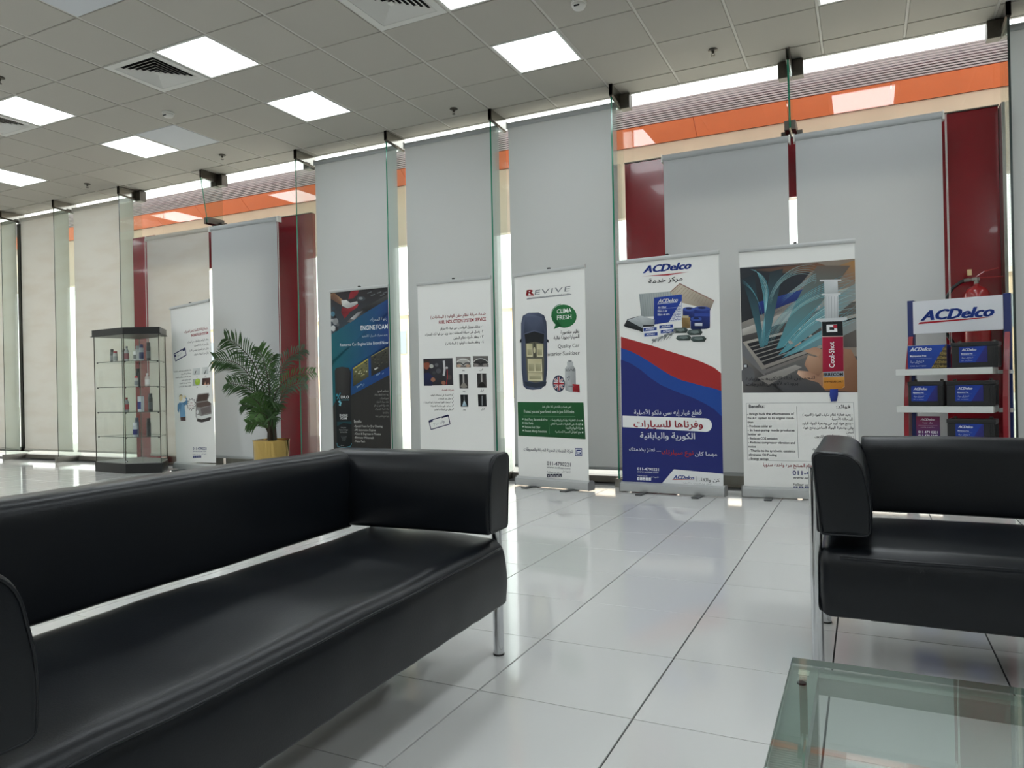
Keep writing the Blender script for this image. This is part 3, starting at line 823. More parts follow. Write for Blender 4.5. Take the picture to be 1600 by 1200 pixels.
def art_fuel(a):
    a.text('خدمة صيانة نظام حقن الوقود ( البخاخات )', 506, 296, 18, REDT,'r',.012, ar=True, fit=350)
    a.text('FUEL INDUCTION SYSTEM SERVICE', 506, 333, 20, REDT,'r',.02, fit=296)
    for i, (s, f) in enumerate((('١ - ينظف ويزيل الرواسب من غرفة الاحتراق',272),('٢ - يعمل على صيانة الصمامات بما يزيد من قوة أداء المحرك',370),('٣ - ينظف أجزاء نظام الحقن',186),('٤ - ينظف فتحات الوقود ( البخاخات )',238))):
        a.text(s, 487, 374+i*33, 15, K,'r',.01, ar=True, fit=f)
    a.rect(97,574,288,744,['24242c','2c2a30','3a3a40','2e2c34'],2,-.03)
    a.poly([(97,574),(135,574),(140,650),(118,744),(97,744)],'26202a',3)
    a.ell(118,612,20,30,'8a4c38',4); a.poly([(98,600),(112,580),(132,582),(138,598),(120,596)],'3a2a24',5)
    a.poly([(97,665),(130,660),(165,692),(150,744),(97,744)],['20264a','222850','26284a','1a1e3c','181c38'],4)
    for x, y, r, c in ((150,620,14,'b0b0aa'),(196,650,18,'4c4c52'),(214,700,16,'2c2c30'),(184,612,12,'5c5c60'),(166,662,12,'3c3c42'),(262,690,18,'4a4040'),(226,725,14,'9a6a54'),(158,705,15,'9a6a54'),(250,630,8,'b8b8b8')): a.ell(x,y,r,r*.9,c,5,14)
    a.line([(232,585),(236,640),(228,680)],13,'c2c2c4',6); a.line([(252,640),(252,690),(244,735)],5,'a82a30',7)
    for (x0, y0, x1, y1, k) in ((310,560,402,628,0),(417,556,511,624,1)):
        a.rect(x0,y0,x1,y1,['5e5a58','504c4a','6a6664','74706e'] if k else ['77706c','5c5856','8a8480','969090'],2)
        cx = (x0+x1)/2
        pts = [(cx+46*math.cos(t), y0+50-34*math.sin(t)) for t in [PI*j/12 for j in range(13)]]
        pts = [(min(max(p[0],x0),x1), p[1]) for p in pts]
        a.poly([(x0,y0+40)]+[(min(max(cx-46*math.cos(PI*j/12),x0),x1), y0+44-34*math.sin(PI*j/12)) for j in range(1,12)]+[(x1,y0+40),(cx,y0+60)],'3c3a3a' if k else 'b2b0ac',3)
        a.line(pts, 4, 'd8d8d4', 4); a.line([(x0+2,y0+40),(cx-14,y0+40),(cx,y0+54),(cx+14,y0+40),(x1-2,y0+40)],5,'1c1a1a',5)
        a.ell(cx-28,y0+58,14,9,'bca08a' if not k else '8a8480',6,14); a.ell(cx+28,y0+58,14,9,'bca08a' if not k else '8a8480',6,14)
    for (x0, y0, x1, y1, k) in ((327,670,381,760,0),(438,666,495,756,1)):
        a.rect(x0,y0,x1,y1,['3a3a3a','44403e','2a2828','201e1e'],2); cx = (x0+x1)/2
        a.rect(cx-5,y0,cx+5,y0+62,['c0bcb8','8a8682','8a8682','c0bcb8'],3); a.poly([(cx-24,y1-8),(cx-16,y1-22),(cx-5,y1-36),(cx+5,y1-36),(cx+16,y1-22),(cx+24,y1-8),(cx,y1-2)],'15120f' if k else '8c867e',4)
    for (x0, y0, x1, y1, k) in ((330,800,377,876,0),(439,798,490,874,1)):
        a.rect(x0,y0,x1,y1,['0e1216','12161a','0c0e12','0c0e12'],2); cx = (x0+x1)/2
        if k: a.line([(cx,y0+8),(cx-2,y1-6)],3,'aab0b4',3)
        else: a.poly([(cx-14,y1-4),(cx-2,y0+36),(cx+2,y0+36),(cx+16,y1-4)],['9ab8c8','c8d8e0','c8d8e0','6a8a9a'],3); a.line([(cx,y0+4),(cx+1,y0+40)],5,'7a7c80',3)
    for x, y, s in ((354,650,'بعد'),(466,646,'قبل'),(354,782,'بعد'),(466,779,'قبل'),(352,899,'بعد'),(466,895,'قبل')): a.text(s, x, y, 11, K,'c',.01, ar=True)
    a.text('مميزات الخدمة', 290, 774, 12, REDT,'r',.015, ar=True, fit=76)
    for i, (s, f) in enumerate((('الاقتصاد في استهلاك الوقود',132),('يطيل عمر البخاخات',82),('لاستعادة القوة الحصانية ( قوة السيارة )',178),('يساعد على سلاسة الصيانة',134),('يقلل من انبعاثات العادم',108))):
        a.text(s, 270, 806+i*23, 10, K,'r',.01, ar=True, fit=f); a.line([(275,800+i*23),(278,806+i*23),(286,792+i*23)],2,K,3)
    P_ = [(122,965),(249,928),(259,985),(134,1020)]
    a.line(P_+[P_[0]],5,'20254e',2); a.line([(122,972),(148,964)],9,'20254e'); a.line([(206,944),(248,932)],9,'20254e')
    a.text('٢٠,٠٠٠ كم', 190, 985, 17, '20254e','c', rot=.26)

def art_revive(a):
    a.text('R', 122, 190, 27, 'a8202c','l',.03,.1, fit=38); a.text('EVIVE', 163, 187, 25, '7c8084','l',.0,.1, fit=170, space=1.15)
    a.line([(124,208),(335,180)],4,'9a9ca0',2); a.line([(124,193),(160,190)],3,'a8202c',3)
    a.text('PROFESSIONAL AUTOMOTIVE CARE', 130, 207, 6, '5c6064','l', fit=200)
    a.ell(298,290,58,58,'1c6a38',2); a.poly([(242,285),(262,325),(250,356),(290,338)],'1c6a38',2)
    a.line([(240,296),(244,262),(262,240),(286,229)],2.5,'2a7a46',3)
    a.text('CLIMA', 300, 274, 21, 'eef2ee','c',.006, fit=68); a.text('FRESH', 300, 306, 21, 'eef2ee','c',.006, fit=66)
    a.text('يطهر مقصورة', 366, 372, 17, K,'r',.01, ar=True, fit=84); a.text('السيارة بجودة عالية', 366, 398, 17, K,'r',.01, ar=True, fit=118)
    a.text('Quality Car', 365, 444, 18, '3c3e40','r', fit=98); a.text('Interior Sanitizer', 366, 482, 19, '3c3e40','r', fit=152)
    # car seen from above
    a.poly([(94,640),(88,560),(90,400),(92,330),(102,292),(130,276),(180,274),(206,288),(216,320),(218,400),(214,560),(204,636),(180,656),(140,660),(110,656)],['2b3346','3a4256','454d62','4a5268','39415a','59627a','4a5268','343c52','272d3e','3a4256','2b3346','333a4e','454d62','4a5268','39415a'],2)
    a.poly([(104,380),(112,300),(150,286),(196,298),(206,378),(156,362)],['2c3448','4c556c','5c667e','4c556c','2c3448','434b60'],3)
    a.poly([(108,384),(156,368),(204,382),(200,428),(156,420),(112,430)],'15181e',3)
    a.poly([(110,430),(156,420),(202,430),(200,540),(196,616),(156,624),(116,616),(112,540)],'5f5d4e',3)
    for (x0, y0, x1, y1) in ((116,430,146,494),(166,430,196,494),(120,505,190,572),(120,574,190,614)):
        a.rect(x0,y0,x1,y1,['d3cda8','e0dabb','b5ae8a','c6c09c'],4)
    for (x0, y0, x1, y1) in ((120,458,142,488),(170,458,192,488),(124,530,152,566),(158,530,186,566),(126,590,184,608)):
        a.rect(x0,y0,x1,y1,['8f8a6c','a09a7a','b2ac8c','aaa484'],5)
    a.line([(156,424),(156,500)],7,'45443a',5); a.ell(155,462,5,16,'c9c3a0',6,12)
    a.poly([(100,618),(156,626),(210,618),(204,640),(156,650),(106,640)],'27303f',4)
    a.poly([(84,412),(92,404),(92,424),(82,426)],'1c2028',3); a.poly([(216,404),(224,410),(224,424),(216,420)],'1c2028',3)
    # flag disc, can, cap
    a.ell(267,628,29,42,'2a3148',2); a.ell(267,628,25,36,'2a2f52',3)
    for q in (((248,604),(286,652)),((286,604),(248,652))): a.line(q,8,'e4e4e6',4); a.line(q,3,'a82a34',5)
    a.line([(267,594),(267,662)],12,'e4e4e6',5); a.line([(243,628),(291,628)],14,'e4e4e6',5); a.line([(267,594),(267,662)],6,'a82a34',6); a.line([(243,628),(291,628)],7,'a82a34',6)
    a.poly([(297,660),(298,552),(308,538),(338,540),(346,556),(346,668),(322,672)],['8f9294','b8bbbc','c9cbcb','a2a5a6','7c7f82','909294','b2b4b6'],4)
    a.poly([(308,538),(308,518),(336,518),(337,540)],'b9bcbd',5); a.rect(314,511,330,520,'8a8d90',6)
    a.text('REVIVE', 322, 566, 12, '4c4f52','c',.01, fit=42, lay=6); a.line([(306,600),(318,592),(314,612)],2.5,'4c4f52',6); a.line([(312,640),(338,640)],3,'6c6f72',6)
    a.poly([(331,668),(331,630),(362,632),(363,672)],['8e1420','b0202c','96161f','7a101a'],6)
    # green panel
    a.poly([(61,888),(62,720),(378,722),(384,906)],['164f2a','1a5a30','185429','134824'],1)
    a.text('احمي نفسك و عائلتك في 10-5 دقائق فقط', 322, 748, 10, 'cfe0d2','r', ar=True, fit=136)
    a.text('Protect you and your loved ones in just 5-10 mins', 94, 774, 15, 'd8e6da','l', fit=240)
    a.line([(90,790),(340,792)],1,'5c8a68',3); a.line([(215,800),(217,880)],1,'5c8a68',3)
    for i, (s, f) in enumerate((('Anti Fung, Bacteria & Virus',112),('Kills Molds',42),('Remove Foul Odor',76),('Prevent Allergic Reactions',106))):
        a.text(s, 96, 812+i*19, 12, 'd8e6da','l', fit=f); a.rect(84,802+i*19,90,808+i*19,'d8e6da',2)
    for i, (s, f) in enumerate((('مضاد للفطريات والبكتيريا والفيروسات',140),('القضاء على الفطريات المسببة للعفن',140),('إزالة الروائح الكريهة',70),('منع العوامل المسببة للحساسية',118))):
        a.text(s, 364, 816+i*20, 11, 'd8e6da','r', ar=True, fit=f); a.rect(368,809+i*20,374,816+i*20,'d8e6da',2)
    a.text('شركة الخدمات الحديثة للصيانة والمحروقات', 326, 974, 15, '2e2f4c','r',.008, ar=True, fit=236)
    a.rect(335,951,367,990,NAVY,2); a.rect(338,955,364,986,'dfe2ea',3); a.rect(341,959,361,982,NAVY,4); a.rect(346,966,361,972,'dfe2ea',5); a.rect(346,974,356,979,'dfe2ea',5)
    contact(a, 200, 1016, 19, '23243c', 112)

def art_parts(a):
    def logo(x0, y, wd, h, col='1c3a94', under=True):
        a.text('ACDelco', x0, y, h, col,'l',.045,.32, fit=wd)
    # red, blue waves
    def wave(ya, col, lay, bottom=1120):
        top = [ya(x) for x in range(0, 11)]
        pts = [(66+46*k, top[k]) for k in range(11)]
        for k in range(10): a.poly([(pts[k][0],bottom),(pts[k+1][0],bottom),pts[k+1],pts[k]], col, lay)
    f = lambda k, o: o + [434,446,458,470,484,498,512,526,544,566,590][k]
    wave(lambda k: f(k, 0), 'a32c2c', 1)
    g_ = [486,500,522,550,580,608,628,640,652,662,672]
    wave(lambda k: g_[k], '1d4796', 2)
    h_ = [540,556,584,622,652,672,690,706,728,756,790]
    wave(lambda k: h_[k], '222b70', 3)
    logo(168, 137, 212, 33); a.poly([(158,153),(372,128),(280,146),(196,150)],'a8202c',2)
    a.text('مركز خدمة', 344, 168, 20, K,'r',.015, ar=True, fit=150)
    # products
    a.poly([(150,234),(320,216),(326,330),(160,340)],['9ea6a6','b3b9b8','a8aeae','8c9494'],1)
    for k in range(16): a.line([(154+k*10.5,236-k*1.1),(163+k*10.5,338-k*.8)],1.4,'828a8a',2)
    a.poly([(288,222),(332,180),(480,258),(462,306),(420,290),(340,270)],['b8ab98','cfc3b0','a5988a','7c7068','9a8e80','b0a494'],2)
    a.line([(292,222),(333,183),(478,260)],4,'96756e',3)
    for k in range(12): a.line([(304+k*13,222+k*6),(338+k*11,188+k*6.2)],1.2,'8c8070',3)
    a.poly([(218,250),(342,232),(342,352),(218,374)],['1b3a94','2348a4','1a3488','17307e'],4)
    a.text('ACDelco', 236, 274, 17, 'eef0f6','l',.03,.3, fit=88, lay=6); a.line([(234,279),(322,268)],2,'eef0f6',6)
    a.text('Air Filter', 236, 300, 10, 'e4e8f2','l',.01, fit=38, lay=6); a.text('Filtre à air', 236, 317, 10, 'e4e8f2','l',.01, fit=42, lay=6); a.text('Filtro de aire', 236, 333, 10, 'e4e8f2','l',.01, fit=52, lay=6)
    a.line([(236,304),(322,292)],1,'aab4d8',6)
    a.poly([(284,362),(340,262),(342,352)],'dfe2ea',5)
    for k in range(6): a.text('ACDelco', 338, 290+k*12, 9, '23408c','r',.02,.3, fit=12+k*9, lay=6)
    # cabin filters in a tray
    a.poly([(82,378),(96,352),(150,336),(222,350),(220,384),(166,408),(84,388)],['22262a','2c3034','3a3e42','30343a','1c2024','181c20','1c2024'],3)
    a.poly([(96,356),(132,344),(172,372),(166,392)],['aab0b2','c5cacc','9ea4a8','8c9294'],4); a.poly([(130,344),(158,334),(222,352),(220,376),(172,376)],['b4babc','c5cacc','9ea4a8','8c9294','a4aaac'],4)
    a.line([(80,380),(130,392),(168,408)],6,'16191c',5)
    # spark plug boxes
    for (x, y, w2) in ((168,400,66),(240,386,66),(172,424,66),(246,408,64)):
        a.poly([(x,y-12),(x+w2,y-20),(x+w2,y+4),(x,y+12)],'e6e8ee',5); a.poly([(x+3,y-8),(x+w2-3,y-15),(x+w2-3,y+0),(x+3,y+7)],'23408c',6); a.text('ACDelco', x+12, y+2, 8, 'eef0f6','l',.02,.3, fit=40, lay=7, rot=.06)
    # oil filters
    for (x, y, r, hh) in ((372,300,26,44),(428,296,34,86),(404,344,24,44)):
        a.poly([(x-r,y),(x+r,y),(x+r,y+hh),(x-r,y+hh)],['1c2f78','2a4090','17265e','14224e'],4); a.ell(x,y,r,10,'3a52a0',5,20); a.ell(x,y+hh,r,9,'141f4a',3,20); a.ell(x,y-3,r*.5,5,'1a2450',6,14)
    a.rect(398,362,430,376,'c9cede',6); a.rect(396,318,462,332,'31489a',6)
    a.poly([(342,340),(378,336),(378,386),(344,392)],['8a7048','a98c5c','705834','7c6440'],5); a.rect(344,330,372,340,'b8b090',6)
    # brake pads
    for (x, y) in ((336,398),(398,406),(350,432),(414,436)):
        a.poly([(x-34,y+4),(x-26,y-10),(x+22,y-14),(x+34,y-2),(x+26,y+12),(x-22,y+14)],['3c4a48','5c6a68','4c5a58','2c3634','283230','34403e'],6)
        a.poly([(x-20,y+1),(x-14,y-6),(x+14,y-8),(x+20,y+1),(x,y+6)],'6f7c7a',7)
    # small plugs
    for k in range(13): a.ell(214+k*8+random.uniform(-3,3), 452-k*3.6+random.uniform(-7,7), 8, 6, random.choice(['8a8e90','b8bcbe','6c7072','9ea2a4']), 6, 10)
    for k in range(7): a.line([(210+k*13,462-k*4),(226+k*13,440-k*4)],3,random.choice(['c5c8ca','7c8082']),7)
    # slogan block
    a.text('قطع غيار إيه سي دلكو الأصلية', 428, 783, 20, 'e8eaf2','r',.014, ar=True, fit=298, lay=5)
    R_ = [(472-26+26*math.cos(t), 831-31*math.sin(t)) for t in [(-PI/2)+PI*k/10 for k in range(11)]]
    a.poly([(77,853)]+[(p[0], p[1]+ (p[0]-80)*.012-4) for p in R_]+[(76,800)],'eceded',5)
    a.text('وفرناها للسيارات', 433, 843, 31, '9c1c2c','r',.02, ar=True, fit=304, lay=7)
    a.text('الكورية واليابانية', 400, 897, 27, 'e8eaf2','r',.018, ar=True, fit=242, lay=5)
    a.text('مهما كان', 493, 972, 18, 'e8eaf2','r',.014, ar=True, fit=92, lay=5)
    a.text('نوع سيارتك', 394, 970, 20, 'b8342e','r',.016, ar=True, fit=138, lay=5)
    a.text('.... نعتز بخدمتك', 252, 960, 18, 'e8eaf2','r',.014, ar=True, fit=144, lay=5)
    a.poly([(256,1120),(310,1040),(520,1052),(522,1120)],'e6e7e8',5)
    a.text('ACDelco', 308, 1083, 16, '1c3a94','l',.035,.32, fit=90, lay=7); a.line([(304,1088),(398,1082)],2.5,'a8202c',7)
    a.line([(408,1068),(408,1092)],1.2,'8a8d90',7); a.text('كن واثقاً.'.replace('ً',''), 505, 1090, 15, '3c3e42','r',.006, ar=True, fit=84, lay=7)
    a.text('لقطع غيار السيارات الأصلية', 470, 1104, 6, '8a8d90','r', ar=True, fit=120, lay=7)
    a.text('011-4790221', 146, 1050, 13, 'e8eaf2','l',.012, fit=98, lay=5); a.text('www.acdsaa.com', 146, 1060, 7, 'e8eaf2','l', fit=96, lay=5)
    a.text('Follow us on', 146, 1078, 6, 'e8eaf2','l', fit=46, lay=5); a.text('تابعونا على', 243, 1082, 6, 'e8eaf2','r', ar=True, fit=40, lay=5)
    for k in range(5): a.rect(146+k*13, 1083, 157+k*13, 1096, 'e8eaf2', 5); a.text('ftois'[k], 151.5+k*13, 1094, 7, '222b70','c',.01, lay=6)

def art_cool(a):
    # photograph: hand on a dashboard vent with streams of cool air
    X0, X1 = 52, 566
    a.poly([(62,727),(52,163),(560,118),(566,724)],['6a6a6e','787c80','8c7c6c','8a8078'],1)
    a.poly([(54,270),(52,165),(400,140),(330,230),(120,390),(58,410)],['23262c','2e3238','3a3236','2a3038','202228','2a2c30'],2)
    a.poly([(100,172),(400,138),(470,160),(300,190)],['4c3c38','6a4a3c','8a6244','4c4440'],3)
    a.poly([(105,360),(108,325),(345,255),(360,310),(180,385)],['1d2a5c','24388a','2a4484','20305c','1c2650'],3)
    a.poly([(58,410),(330,300),(566,240),(566,330),(300,400),(60,460)],['8a8680','a09890','b0a698','aaa49c','98948e','7c7a78'],3)
    a.poly([(60,440),(300,345),(410,330),(410,346),(120,455),(60,470)],['c4c0ba','b8b4ae','c9c4bc','b0aca6','a8a49e','a09c96'],4)
    a.poly([(60,470),(410,350),(566,310),(566,520),(430,520),(170,620),(62,500)],['4c4a4a','5c5856','6a645e','5a5450','3c3a3a','3a3838','403e3e'],3)
    # vent frames
    a.poly([(62,498),(340,428),(424,520),(150,622)],['a8a29a','bcb6ae','9c968e','8a847e'],4)
    a.poly([(82,505),(330,440),(400,515),(160,602)],'26262a',5)
    for k in range(5):
        t = (k+1)/6; a.line([(82+78*t,505+97*t),(330+70*t,440+75*t)],5,'8e8a86',6)
    a.poly([(400,410),(566,368),(566,440),(430,470)],['8c8882','a8a29a','7c7874','706c68'],4); a.poly([(412,420),(566,384),(566,432),(436,458)],'2a2a2c',5)
    for k in range(3): a.line([(416+7*k,430+10*k),(566,394+12*k)],4,'77736f',6)
    a.poly([(62,560),(150,640),(250,724),(62,724)],['7c7874','4c4a4a','343436','5a5858'],3)
    a.ell(84,650,32,44,'5f5f62',4); a.ell(74,606,12,10,'24262a',5); a.rect(66,600,80,612,'c9ccd0',6)
    a.poly([(160,640),(360,560),(566,560),(566,724),(230,724)],['5c5a5a','6c6a68','4c4a4a','3c3a3c','46464a'],3)
    a.poly([(130,660),(300,600),(330,610),(180,690)],['8c8884','a5a19c','96928e','7c7874'],4)
    # hand
    a.poly([(266,492),(300,488),(360,512),(420,530),(480,520),(540,530),(566,580),(566,722),(430,716),(400,680),(330,660),(308,640),(312,625),(360,630),(340,600),(350,570),(400,560),(360,548),(300,516)],
           ['c9a28a','d4ae96','b88e76','b0866e','a87e66','9c745e','8a644e','7c563e','8a604a','a07860','c09a82','d8b49c','c8a28a','a8806a','9c745e','b08a72','b8927a','b08a72','b8927a'],7)
    a.poly([(340,600),(356,556),(402,566),(430,620),(400,650),(362,632)],['a8806a','c09a80','b48c74','96705a','8a644e','a07a62'],8)
    a.poly([(268,494),(282,490),(294,502),(278,508)],'dfc4b0',8)
    # swirls of air
    def swirl(p0, p1, p2, p3, wd, col, lay=9):
        pts = []
        for k in range(17):
            t = k/16; q = [(1-t)**3*p0[i]+3*(1-t)**2*t*p1[i]+3*(1-t)*t*t*p2[i]+t**3*p3[i] for i in (0,1)]; pts.append((min(max(q[0],54),564), min(max(q[1],128),720)))
        a.line(pts, wd, col, lay, taper=True)
    def veil(base0, base1, far0, far1, c0, c1, lay):   # a soft fan of cool air, bright at the vent
        N = 10
        def q(p, r_, t, bend): return (min(max(p[0]+(r_[0]-p[0])*t, 54), 564), min(max(p[1]+(r_[1]-p[1])*t - bend*math.sin(PI*t), 128), 720))
        for k in range(N):
            t0, t1 = k/N, (k+1)/N
            mix = lambda t: tuple(c0[i]+(c1[i]-c0[i])*t for i in range(3))
            a.poly([q(base0,far0,t0,28), q(base1,far1,t0,-10), q(base1,far1,t1,-10), q(base0,far0,t1,28)], [mix(t0), mix(t0), mix(t1), mix(t1)], lay)
    veil((142,520),(162,518),(60,215),(120,190),(66,118,130),(36,46,54),8)
    veil((150,515),(176,512),(190,180),(250,165),(72,126,138),(46,56,62),8)
    veil((215,530),(250,520),(400,150),(540,150),(84,148,160),(104,92,84),8)
    veil((225,555),(262,540),(562,230),(562,300),(84,150,164),(140,146,144),8)
    veil((240,570),(300,545),(562,390),(562,440),(84,140,154),(140,142,140),8)
    for k in range(7): swirl((140+k*3,520),(150+k*4,380),(250-k*14,200+k*4),(100+k*4,170),2,random.choice(['6fb4c0','9ccdd4','4f98a8']))
    for k in range(8): swirl((150+k*6,515),(210+k*6,380),(330+k*6,250),(560,180+k*16),2,random.choice(['7cbcc6','a4d4d8','5aa0b0']))
    for k in range(8): swirl((215+k*8,530),(300+k*5,430),(420,300+k*9),(562,210+k*22),2.2,random.choice(['7cc0cc','b0dce0','5aa4b4']),10)
    for k in range(6): swirl((230+k*10,560),(330,520),(440,430+k*5),(562,330+k*14),2.2,random.choice(['8ccad4','64aebe']),10)
    for k in range(5): swirl((180+k*4,330),(200,200+k*6),(320,130+k*5),(390,150+k*14),1.8,random.choice(['8ab4ba','9cc4c8','6c9ca4']))
    for k in range(4): swirl((240,300+k*8),(300,260),(430,150+k*9),(385,200+k*12),1.8,'8fbcc4')
    for k in range(4): swirl((60,215+k*6),(120,250),(160,330),(165,490),1.8,'5f9aa6')
    a.poly([(450,165),(560,124),(562,220),(500,196)],['8a7060','a87c48','8c705c','7c6458'],3)
    # caption on the photo
    a.text('لتحسين أداء التكييف وزيادة', 384, 664, 15, '22242c','r',.004, ar=True, fit=308, lay=12)
    a.text('برودته لأقصى الدرجات', 312, 690, 15, '22242c','r',.004, ar=True, fit=236, lay=12)
    # syringe
    L = 13
    a.poly([(410,222),(410,214),(500,212),(502,219)],'d4d6d8',L)
    a.poly([(430,282),(428,218),(486,217),(488,280)],['b4babc','c9cdd0','d8dadc','a8aeb0'],L); a.poly([(418,284),(418,278),(498,275),(498,281)],'d4d6d8',L+1)
    a.poly([(430,396),(430,284),(488,282),(488,392)],['b9bec0','cdd0d2','d8dadc','b0b4b6'],L)
    for k in range(5): a.line([(436+k*12,290),(436+k*12,390)],1.5,'9aa0a4',L+1)
    a.poly([(392,398),(394,391),(524,384),(526,394),(505,402),(415,406)],'ccd0d2',L+1)
    a.poly([(416,402),(506,398),(512,700),(498,708),(430,710),(420,702)],['c4c8ca','b4b8ba','d0a070','c98a40','d09040','c08a50'],L)
    a.poly([(419,470),(418,404),(505,401),(507,468)],'16181c',L+1); a.poly([(438,452),(437,418),(482,416),(482,428),(450,429),(450,442),(470,442),(470,434),(482,434),(483,450)],'e8eaec',L+2); a.rect(466,418,482,432,'b02438',L+3)
    a.poly([(419,632),(419,474),(507,472),(509,628)],['a01838','b01c40','98143a','8c1232'],L+1)
    # vertical wordmark
    a.text('Cool-Shot', 470, 612, 22, 'f0f0f2','l',.006, lay=L+3, rot=PI/2, fit=120)
    a.poly([(423,656),(422,632),(508,628),(510,652)],'9aa0aa',L+1); a.text('ERRECOM', 464, 650, 14, '15181c','c',.03, fit=82, lay=L+3)
    a.poly([(424,700),(423,658),(510,654),(511,694),(500,706),(432,708)],['b87a30','c88a3c','d8a050','c07a28','b87420','c08030'],L+1); a.text('WWW.ERRECOM.IT', 466, 680, 8, '4a2c10','c',.01, fit=82, lay=L+3)
    a.poly([(448,738),(450,710),(484,709),(484,736),(478,764),(454,766)],['2a3a8c','3348a0','1c2a70','22307a','1a2668','2a3a84'],L+1)
    # text block
    for q in ([(76,774),(548,770)],[(548,770),(560,1042)],[(76,774),(80,1030)],[(80,1030),(560,1042)],[(304,788),(310,1022)]): a.line(q,1.6,'a5a7aa',2)
    a.text('Benefits:', 88, 795, 15, '2c2e34','l',.02, fit=72); a.text('فوائد:', 534, 796, 14, '2c2e34','r',.016, ar=True, fit=58)
    for i, (s, f) in enumerate((('- Brings back the effectiveness of',212),('the A/C system to its original condi-',212),('tion',26),('- Produces colder air',112),('- In heat-pump mode produces',212),('hotter air',60),('- Reduces CO2 emission',134),('- Reduces compressor vibration and',212),('noise',34),('- Thanks to its synthetic catalysts',212),('eliminates Oil Fouling',128),('- Energy savings',90))):
        a.text(s, 80+i*.5, 827+i*18.3, 10.5, '2c2e34','l',.014, fit=f)
    for i, (s, f) in enumerate((('- يعيد فعالية نظام مكيف الهواء ( التبريد )',214),('إلى حالته الأصلية',88),('- ينتج هواء أبرد في وضعية الهواء البارد',218),('وفي وضعية الهواء الساخن ينتج هواء',216),('أسخن',30),('- يقلل من ثاني أكسيد الكربون',166),('- يقلل من اهتزاز الضاغط',140),('- بفضل المحفزات الصناعية',150),('يزيل ترسبات الزيت ومشبعات الهواء',180),('- توفير الطاقة',70))):
        a.text(s, 544+i, 830+i*20, 10.5, '2c2e34','r',.014, ar=True, fit=f)
    a.text('ينصح باستخدام المنتج مره واحده سنوياً'.replace('ً',''), 470, 1066, 15, '96202c','r',.014, ar=True, fit=318)
    a.text('011-4790221', 284, 1098, 20, NAVY,'l',.012, fit=170); a.text('www.acdsaa.com', 285, 1115, 11, '34363c','l',.006, fit=150)
    a.text('Follow us on', 286, 1146, 12, '34363c','l',.006, fit=88)
    for k in range(5): a.rect(286+k*25, 1150, 306+k*25, 1168, NAVY, 2); a.text('ftois'[k], 296+k*25, 1165, 11, 'eef0f6','c',.01)

def banner(lx, ly, rx, ry, W, top, art, corners, label, tilt=0.0, name='pull_up_banner', sheet_col='e9e9e6'):
    mx, my = (lx+rx)/2, (ly+ry)/2; yaw = math.atan2(ry-ly, rx-lx)
    t = empty(name, (mx, my, 0), yaw, label=label, cat='banner', group='pull-up banners in front of the glass wall')
    h = W/2
    prof = [(-.045,.012),(.045,.012),(.05,.03),(.045,.075),(.02,.092),(-.02,.092),(-.045,.075),(-.05,.03)]
    bm = bmesh.new(); prism(bm, prof, -h-.012, h+.012, 'x'); link('base_cassette', bm, mAlu, t, smooth='auto')
    for s in (-1, 1):
        bm = bmesh.new(); prism(bm, [(y*1.08, .05+(z-.05)*1.08) for y, z in prof], s*(h+.012)-.006*(s<0), s*(h+.012)+.006*(s>0)+.002, 'x')
        link('end_cap', bm, mat('grey_end_cap', (120,121,122), .5), t)
        link('foot', B(s*h*.55-.03, s*h*.55+.03, -.17, .12, 0.001, .012, bev=.003), mat('grey_foot', (90,91,92), .4, .5), t)
    z0, z1 = .085, top
    bm = bmesh.new(); box(bm, 0, W, -.0006, .0006, 0, z1-z0)
    so = link('sheet', bm, mat('banner_sheet_'+sheet_col, tuple(int(sheet_col[i:i+2],16) for i in (0,2,4)), .5, bump=0), t)
    so.location = (-h, -.012, z0); so.rotation_euler = (0, tilt, 0)
    a = Art(corners, W, z1-z0); art(a)
    a.build('printed_design', so, print_mat('banner_ink', .42, .18))
    hz = z1
    bm = bmesh.new(); prism(bm, [(-.022,hz-.012),(-.004,hz-.012),(.0,hz+.004),(-.004,hz+.02),(-.022,hz+.02),(-.026,hz+.004)], -h-.006, h+.006, 'x')
    link('top_rail', bm, mAlu, t, smooth='auto')
    bm = bmesh.new(); tube(bm, [(0,.012,.06),(0,.02,hz*.5),(0,.006,hz)], .009, 8)
    link('support_pole', bm, mSteel, t, smooth='auto')
    link('pole_hook', B(-.012,.012,-.012,.014,hz,hz+.035,bev=.002), mBlack, t)
    if tilt:
        for ch in t.children:
            if ch.name.split('.')[0] in ('top_rail', 'support_pole', 'pole_hook'): ch.rotation_euler = (0, tilt, 0)
    return t
banner(-7.61, 6.24, -6.77, 6.09, .85, 1.985, art_flush, ((85,112),(355,75),(445,1165),(172,1148)), 'tall narrow white engine flush banner beside the glass cabinet, leftmost of the banners', tilt=-.036)
banner(-5.13, 6.20, -4.39, 6.18, .76, 1.985, art_foam, ((82,105),(462,65),(457,1290),(80,1271)), 'dark blue and black engine foam banner with a spray can, behind the long sofa')
banner(-4.03, 6.20, -3.20, 6.18, .84, 1.975, art_fuel, ((70,105),(543,62),(520,1310),(62,1291)), 'white fuel induction banner with red heading and small engine photos')
banner(-2.945, 6.19, -2.185, 6.03, .775, 1.97, art_revive, ((65,95),(395,40),(395,1120),(55,1090)), 'white and green banner with a car seen from above and a flag disc')
banner(-1.905, 6.10, -1.045, 6.06, .86, 1.985, art_parts, ((50,92),(497,38),(520,1112),(78,1108)), 'banner with car parts above a red and blue wave, in the middle of the floor')
banner(-0.895, 6.12, -0.05, 6.16, .845, 1.99, art_cool, ((50,88),(558,38),(572,1170),(62,1150)), 'banner with a large syringe over a dashboard photo, partly behind the right sofa')

